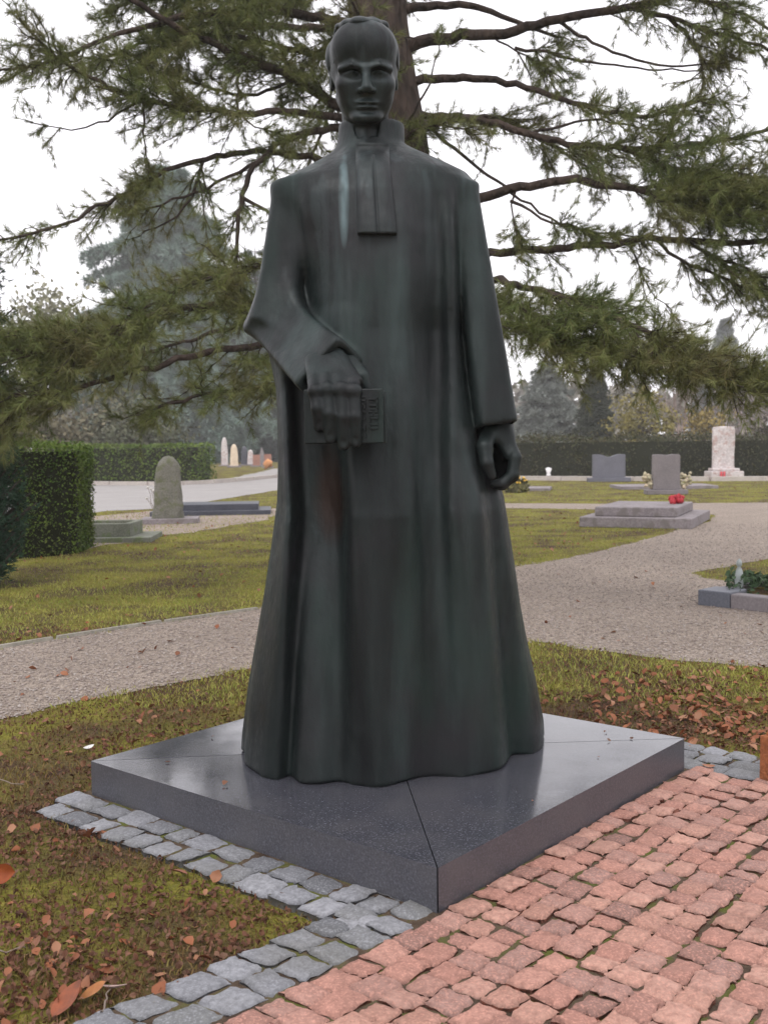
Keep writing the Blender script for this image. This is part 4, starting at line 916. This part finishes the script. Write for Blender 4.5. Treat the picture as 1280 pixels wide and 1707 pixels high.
limb([(560,-40,11.9),(480,-20,11.7),(380,-10,11.5),(280,-5,11.3),(200,10,11.2)], .06, .015, .05, 1.4, (.3, .8), gapn=.15)
limb([(628,40,12.3),(580,52,12.1),(540,75,12),(470,150,11.7),(390,160,11.6),(310,130,11.4),(240,120,11.3)], .04, .015, .1, 1.2, (.3, .7), gapn=.2)
limb([(340,264,11.2),(330,320,11.1),(300,360,11),(260,380,11)], .028, .01, .1, 1.0, (.25, .6), droop=.4)
limb([(430,270,11.2),(360,310,11.1),(300,330,11),(230,350,10.9)], .03, .012, .1, 1.0, (.25, .6), droop=.3)
limb([(405,330,11),(450,350,11),(480,400,11)], .03, .012, .1, 1.0, (.3, .6), droop=.4)
limb([(676,560,12),(560,520,11.3),(440,512,10.8),(350,508,10.4),(270,520,10.1),(180,560,9.7),(90,590,9.4),(0,590,9.2),(-70,600,9)], .09, .022, .30, 1.05, (.35, .85), droop=.3, gapn=.24)
limb([(676,500,12),(560,460,11.4),(470,440,11),(380,452,10.7),(300,480,10.4),(230,520,10.2)], .07, .02, .3, 1.2, (.35, .8), droop=.3, gapn=.24)
limb([(676,640,12),(560,580,11.2),(440,575,10.6),(330,590,10.1),(220,620,9.7),(120,650,9.4),(20,660,9.2),(-60,650,9.1)], .085, .022, .28, 1.1, (.35, .85), droop=.35, gapn=.24)
limb([(676,680,12),(560,640,11),(440,640,10.5),(340,660,10.1),(260,680,9.9)], .06, .02, .3, 1.0, (.3, .7), droop=.3, gapn=.2)
limb([(262,522,10.1),(200,560,9.8),(120,545,9.6),(50,560,9.4),(-40,540,9.2)], .03, .012, .0, 1.8, (.3, .7), droop=.3, gapn=.1)
limb([(150,575,9.6),(110,600,9.5),(80,640,9.4),(20,690,9.3)], .03, .012, .0, 1.2, (.3, .7), droop=.3, gapn=.1)
# crown above the frame, so that the tree is whole from anywhere
for q in range(16):
    yy0 = rng.uniform(-650, -60); an = rng.choice([-1, 1]); ext = rng.uniform(250, 560)*(1-.5*(-yy0/800)); dd = rng.uniform(-3, 3)
    limb([(620, yy0, 12.5), (620+an*ext*.4, yy0-40, 12.5+dd*.4), (620+an*ext*.8, yy0-30, 12.5+dd*.8), (620+an*ext*1.1, yy0+20, 12.5+dd)], .07, .015, .3, .7, (.4, .9))
for q in range(9):                                              # limbs reaching away from the viewer
    z0 = rng.uniform(2.6, 8); a_ = rng.uniform(.25, math.pi-.25); ext = rng.uniform(2.5, 4.5); b0 = np.array([np.interp(z0, trunkP[:, 2], trunkP[:, 0]), np.interp(z0, trunkP[:, 2], trunkP[:, 1]), z0])
    e_ = b0+np.array([math.cos(a_)*ext, math.sin(a_)*ext, rng.uniform(-.8, .3)]); mid = (b0+e_)/2+[0, 0, .35]; Pm = []
    for Z in (b0, mid, e_):
        v = Z-CAM; dpt = v @ fwd; Pm.append((W/2+FP*(v @ rgt)/dpt, HT/2+FP*(v @ dwn)/dpt, Z[1]))
    limb(Pm, .07, .015, .35, .8, (.4, .9))
wood.build('trunk', BARK, PT)
V, F = needles(np.array(tufP), np.array(tufD), np.array(tufL), .0046, 22, .62); mesh('needles', V, F, PINE, PT, False)
print('tufts', len(tufP))

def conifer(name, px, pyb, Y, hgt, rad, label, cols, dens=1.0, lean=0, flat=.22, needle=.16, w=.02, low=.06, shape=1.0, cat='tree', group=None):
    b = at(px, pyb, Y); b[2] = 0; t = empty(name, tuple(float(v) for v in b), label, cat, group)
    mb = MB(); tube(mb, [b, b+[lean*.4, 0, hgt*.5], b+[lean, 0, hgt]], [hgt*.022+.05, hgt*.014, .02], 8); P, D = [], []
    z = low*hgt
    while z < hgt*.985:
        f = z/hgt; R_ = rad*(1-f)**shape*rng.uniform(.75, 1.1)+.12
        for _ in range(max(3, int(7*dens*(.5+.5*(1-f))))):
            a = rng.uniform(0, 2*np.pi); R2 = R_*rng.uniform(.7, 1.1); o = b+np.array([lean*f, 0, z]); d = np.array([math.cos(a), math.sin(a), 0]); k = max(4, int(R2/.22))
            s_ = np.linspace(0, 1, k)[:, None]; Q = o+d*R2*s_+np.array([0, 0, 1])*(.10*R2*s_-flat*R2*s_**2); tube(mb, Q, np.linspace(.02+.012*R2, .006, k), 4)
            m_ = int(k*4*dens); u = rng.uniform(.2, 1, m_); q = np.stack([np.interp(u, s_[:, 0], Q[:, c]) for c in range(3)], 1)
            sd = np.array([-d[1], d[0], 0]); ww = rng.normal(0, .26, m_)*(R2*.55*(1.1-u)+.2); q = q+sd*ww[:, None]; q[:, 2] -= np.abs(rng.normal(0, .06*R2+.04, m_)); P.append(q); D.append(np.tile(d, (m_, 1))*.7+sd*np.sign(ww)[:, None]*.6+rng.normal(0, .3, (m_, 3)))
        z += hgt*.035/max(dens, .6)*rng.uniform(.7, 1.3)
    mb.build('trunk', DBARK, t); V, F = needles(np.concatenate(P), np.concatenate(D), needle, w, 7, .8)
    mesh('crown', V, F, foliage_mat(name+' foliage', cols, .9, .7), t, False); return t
def leafy(name, px, pyb, Y, hgt, rad, label, cols, nleaf=2600, leaf=.2, rz=.42, zc=.6, nclump=26, trunk=True, cat='tree', group=None, cone=0.0, amp=.45, b=None):
    if b is None: b = at(px, pyb, Y); b[2] = 0
    t = empty(name, tuple(float(v) for v in b), label, cat, group); mb = MB()
    C = unit(rng.normal(0, 1, (nclump, 3)))*rng.uniform(.25, .95, (nclump, 1)); C[:, 2] = C[:, 2]*rz*hgt; zz = (C[:, 2]+rz*hgt)/(2*rz*hgt); C[:, :2] *= rad*(1-cone*np.clip(zz, 0, 1))[:, None]; C = C+b+[0, 0, zc*hgt]
    tube(mb, [b-[0, 0, .05], b+[0, 0, hgt*.3], b+[rng.normal(0, .2), 0, hgt*.75]], [hgt*.03+.03, hgt*.022+.02, .03], 8)
    for c in C[:: max(1, nclump//9)]: tube(mb, [b+[0, 0, hgt*rng.uniform(.2, .5)], (b+c)/2+[0, 0, hgt*.22], c], [hgt*.013+.01, hgt*.008+.008, .012], 5)
    mb.build('trunk', DBARK, t)
    i = rng.integers(0, nclump, nleaf); r_ = rad*rng.uniform(.22, .5, nclump)*amp/.45; q = rng.normal(0, .55, (nleaf, 3))
    P = C[i]+q*r_[i][:, None]*[1, 1, .8]; P = P[P[:, 2] > .1]; V, F = cards(P, leaf); mesh('crown', V, F, foliage_mat(name+' leaves', cols, .6, .8), t, False); return t
def bare(name, px, pyb, Y, hgt, label, col, spread=.5, depth=5, seedr=1.0, group=None):
    b = at(px, pyb, Y); b[2] = 0; t = empty(name, tuple(float(v) for v in b), label, 'tree', group); tr_, tw_ = MB(), MB()
    def grow(p, d, L, r, k):
        n = 4; Q = [p]; dd = d.copy()
        for _ in range(n): dd = unit(dd+rng.normal(0, .10, 3)+[0, 0, .05]); Q.append(Q[-1]+dd*L/n)
        tube(tr_ if k >= depth-1 else tw_, Q, np.linspace(r, r*.62, n+1), 5 if k > 2 else 3)
        if k == 0: return
        for _ in range(rng.integers(2, 5) if k < depth else 5):
            i = rng.integers(2, n+1); grow(Q[i], unit(dd+rng.normal(0, spread, 3)), L*rng.uniform(.55, .8), r*.55, k-1)
    grow(b, np.array([0, 0, 1.0]), hgt*.36, hgt*.018+.04, depth)
    m_ = bark(name+' twigs', tuple(c*.7 for c in col), col); tr_.build('trunk', m_, t); tw_.build('crown', m_, t); return t
def hedge(name, poly, h0, label, cols, leaf=.07, dens=500, rough_=.05, cat='hedge', topw=.08):
    """clipped hedge standing on a ground quad: dark inner body, leaf skin as its part"""
    Q = np.array(poly); c = Q.mean(0); t = empty(name, (float(c[0]), float(c[1]), 0), label, cat); mb = MB(); inner = c+(Q-c)*.93; n = len(Q)
    Vt = np.r_[np.c_[inner, np.zeros(n)], np.c_[inner, np.full(n, h0*.95)]]; mb.add(Vt, [[i, (i+1) % n, n+(i+1) % n, n+i] for i in range(n)]); mb.add(Vt[n:], [list(range(n))])
    mb.build('dark_core', Mat('hedge inside', .95, .1).color((.018, .02, .010)).m, t, False); P = []  # near-black solid core, shade between the leaves put into its colour
    for i in range(n):
        a, b = Q[i], Q[(i+1) % n]; L = np.linalg.norm(b-a); m_ = int(L*h0*dens); u, v = rng.random(m_), rng.random(m_); nn = np.array([(b-a)[1], -(b-a)[0]])/L
        off = (vnoise(u*L*1.3, v*h0*1.3, i)-.5)*rough_*2.2+rng.normal(0, rough_*.5, m_); P.append(np.c_[a+(b-a)*u[:, None]+nn*off[:, None], v*h0])
    e_ = unit(Q[1]-Q[0]); lo_, hi_ = Q.min(0), Q.max(0); m_ = int(np.prod(hi_-lo_)*dens); X = rng.uniform(lo_, hi_, (m_, 2)); X = X[inpoly(X, Q)]
    P.append(np.c_[X, h0+(vnoise(X[:, 0]*1.1, X[:, 1]*1.1, 8)-.5)*topw*2+np.abs(rng.normal(0, topw*.6, len(X)))]); P = np.concatenate(P); P[:, 2] = np.maximum(P[:, 2], .03)
    V, F = cards(P, leaf); mesh('leaves', V, F, foliage_mat(name+' leaves', cols, 1.1, .7), t, False); return t
HG = [(.030, .072, .010), (.066, .130, .016), (.125, .18, .026), (.048, .092, .013), (.10, .11, .022)]
def gq(pts, depth):                                             # front line of pixels + depth -> ground quad
    a, b = gr(*pts[0])[:2], gr(*pts[1])[:2]; d = unit(b-a); nn = np.array([-d[1], d[0]]); nn = nn if nn[1] > 0 else -nn; return [a, b, b+nn*depth, a+nn*depth]
a_, b_ = gr(20, 934)[:2], gr(132, 923)[:2]; c2 = gr(161, 905)[:2]; d_ = unit(c2-b_)
hedge('clipped_hedge', [a_, b_, b_+d_*1.0+unit(b_-a_)*.10, a_+d_*1.0], 1.55, 'near clipped block of dark green hedge at the left', HG, .045, 1500, .05)
hedge('clipped_hedge', gq([(70, 808.5), (328, 807.5)], 2.2), 1.60, 'far low hedge on the left beyond the light road', HG, .11, 170, .08)
hedge('clipped_hedge', gq([(600, 797), (1560, 796)], 2.5), 1.62, 'long far hedge on the right behind the headstones', [(.022, .030, .012), (.040, .052, .018), (.060, .060, .022), (.085, .055, .028), (.030, .036, .014)], .12, 130, .18, 'hedge', .22)
# dark cypress at the left edge
conifer('cypress', -56, 940, 11.5, 4.4, .60, 'dark blue-green conical cypress at the left edge in front of the hedge', [(.016, .042, .022), (.028, .066, .036), (.040, .085, .048), (.022, .052, .028)], 2.4, 0, -.5, .07, .012, .01, .42)
# blue cedar and neighbours behind the pine on the left
CED = [(.09, .145, .115), (.15, .215, .18), (.21, .28, .24), (.12, .17, .14)]
conifer('blue_cedar', 296, 760, 110, 31.0, 15.5, 'tall blue-grey cedar behind the pine on the left', CED, 1.6, -.5, .30, .85, .13, .05, .55)
conifer('blue_cedar', 432, 760, 112, 23, 10, 'darker cedar with low blue-green boughs close to the statue on the left', [(.035, .058, .050), (.065, .095, .085), (.10, .135, .125), (.05, .07, .06)], 1.3, 0, .35, .55, .08, .03, .6)
leafy('round_tree', 72, 760, 62, 11.6, 3.0, 'pale green rounded tree at the far left skyline', [(.14, .15, .09), (.20, .20, .13), (.25, .24, .16), (.17, .17, .11)], 4200, .34, .33, .64, 34)
bare('bare_tree', -8, 760, 55, 9.6, 'bare lilac-grey tree at the far left edge', (.24, .20, .22), .42, 5)
for px, Y, hgt, rad, cols, lab in ((40, 48, 4.6, 3.0, [(.10, .09, .055), (.15, .13, .08), (.18, .16, .10)], 'brownish shrub mass under the left pine boughs'), (150, 52, 4.6, 3.2, [(.08, .085, .05), (.13, .125, .075), (.16, .145, .09)], 'grey-green shrub behind the near left hedge block'),
        (235, 50, 4.2, 2.8, [(.07, .08, .05), (.11, .12, .075), (.14, .13, .09)], 'grey-green shrub left of the cedar foot'), (262, 62, 5.0, 3.2, [(.045, .060, .045), (.08, .10, .075), (.11, .12, .09)], 'dull green shrub behind the far left hedge'), (380, 112, 9, 5.0, [(.05, .065, .055), (.08, .095, .08), (.11, .12, .10)], 'dark tree beyond the far row of gravestones')):
    leafy('shrub' if hgt < 8 else 'round_tree', px, 760, Y, hgt, rad, lab, cols, 2600, .26, .45, .48, 24, cat='shrub' if hgt < 8 else 'tree')
# trees beyond the right hedge
conifer('hazy_conifer', 912, 745, 76, 7.6, 3.4, 'broad haze-paled conifer right beside the statue', [(.14, .16, .145), (.20, .22, .20), (.26, .275, .255)], 1.7, 0, .2, .30, .060, .02, .55)  # distance haze is painted into these pale needle colours
conifer('dark_conifer', 992, 745, 62, 5.8, 1.3, 'narrow dark conifer between the pale conifer and the yellow shrub', [(.030, .040, .026), (.05, .062, .04), (.075, .08, .05)], 2.0, 0, .1, .22, .045, .02, .45)
leafy('shrub', 1065, 745, 58, 5.0, 1.8, 'olive yellow shrub right of the dark conifer', [(.12, .115, .04), (.19, .17, .055), (.27, .225, .06), (.15, .13, .06)], 2600, .2, .46, .5, 22, cat='shrub')
leafy('shrub', 1112, 745, 52, 2.6, 1.05, 'dark bush rising over the right hedge behind the pinkish headstone', [(.035, .045, .015), (.06, .065, .022), (.085, .08, .03)], 1500, .16, .46, .5, 14, cat='shrub')
bare('bare_tree', 1130, 745, 64, 7.2, 'bare pinkish-brown tree behind the right hedge', (.33, .26, .235), .40, 5)
leafy('autumn_tree', 1172, 745, 60, 4.2, 1.6, 'thin yellow autumn tree left of the white stele', [(.26, .20, .045), (.36, .27, .06), (.22, .17, .07), (.30, .22, .11)], 1500, .19, .44, .55, 22)
bare('bare_tree', 1240, 745, 72, 8.2, 'bare mauve-grey tree behind the white stele', (.30, .25, .26), .42, 5)
leafy('shrub', 1275, 745, 66, 5.6, 3.4, 'brownish grey bare thicket at the right edge', [(.20, .165, .16), (.27, .225, .215), (.31, .27, .25)], 2600, .24, .46, .5, 26, cat='shrub')
conifer('hazy_conifer', 1207, 745, 105, 13.6, 4.4, 'far misty pointed conifer on the right skyline', [(.20, .22, .225), (.26, .28, .285), (.32, .335, .34)], 2.0, 0, .25, .55, .085, .05, .85)  # needle colours faded by hand to carry the far haze
bare('bare_tree', 1292, 745, 58, 9.0, 'bare twiggy tree at the right edge of the view', (.26, .225, .24), .45, 5)
# far woods closing the view
wn = 26000; a = rng.uniform(-.62, .62, wn); R_ = rng.uniform(125, 150, wn); hgt = (5.2+4.2*vnoise(a*38, a*0, 2)+2.0*vnoise(a*120, a*0, 4))*np.where(np.abs(a) < 1, 1, 1)
P = np.c_[np.sin(a)*R_, np.cos(a)*R_, hgt*np.sqrt(rng.random(wn))]; V, F = cards(P, 1.15); tag(mesh('far_wood', V, F, foliage_mat('far wood', [(.15, .14, .12), (.21, .19, .165), (.25, .23, .20), (.18, .175, .14)], .08, .9), None, False, np.array([0, 130, 0.0])), kind='stuff')

# ------------------------------------------------------------------ air, sky, light
HAZE = 0.0013
if HAZE:
    Mh = bpy.data.materials.new('haze'); Mh.use_nodes = True; nt = Mh.node_tree; nt.nodes.remove(nt.nodes['Principled BSDF'])
    pv = nt.nodes.new('ShaderNodeVolumePrincipled'); pv.inputs['Density'].default_value = HAZE; pv.inputs['Color'].default_value = (.95, .93, .92, 1); pv.inputs['Anisotropy'].default_value = .2
    nt.links.new(pv.outputs[0], nt.nodes['Material Output'].inputs['Volume'])
    mb = MB(); box(mb, (0, 90, 10.5), (160, 100, 11.5)); o = mb.build('haze', Mh, None, False); tag(o, kind='stuff')
w = bpy.data.worlds.new('World'); sc.world = w; w.use_nodes = True; nt = w.node_tree; bg = nt.nodes['Background']
SUN_E, SUN_A = math.radians(52), math.radians(200)
sky = nt.nodes.new('ShaderNodeTexSky'); sky.sky_type = 'NISHITA'; sky.sun_disc = False; sky.sun_elevation = SUN_E; sky.sun_rotation = SUN_A
sky.air_density = 1.0; sky.dust_density = 4.0
hs = nt.nodes.new('ShaderNodeHueSaturation'); hs.inputs['Saturation'].default_value = .12; nt.links.new(sky.outputs[0], hs.inputs['Color'])
# an even white cloud cover mixed over the clear sky
cl = nt.nodes.new('ShaderNodeMix'); cl.data_type = 'RGBA'; cl.inputs['Factor'].default_value = .8; nt.links.new(hs.outputs[0], cl.inputs[6]); cl.inputs[7].default_value = (14.5, 14.2, 14.9, 1)
nt.links.new(cl.outputs[2], bg.inputs['Color']); bg.inputs['Strength'].default_value = .10
sl = bpy.data.lights.new('sun', 'SUN'); sl.energy = .9; sl.angle = math.radians(25); sl.color = (1, .97, .93); so = bpy.data.objects.new('sun', sl); COL.objects.link(so)
sd = Vector((math.sin(SUN_A)*math.cos(SUN_E), math.cos(SUN_A)*math.cos(SUN_E), math.sin(SUN_E))); so.rotation_euler = sd.to_track_quat('Z', 'Y').to_euler(); so.location = (-8, -8, 20)
sc.view_settings.view_transform = 'Standard'; sc.view_settings.look = 'None'; sc.view_settings.exposure = .38; sc.view_settings.gamma = 1
sc.cycles.max_bounces = 6; sc.cycles.diffuse_bounces = 3; sc.cycles.volume_bounces = 0; sc.cycles.use_denoising = True
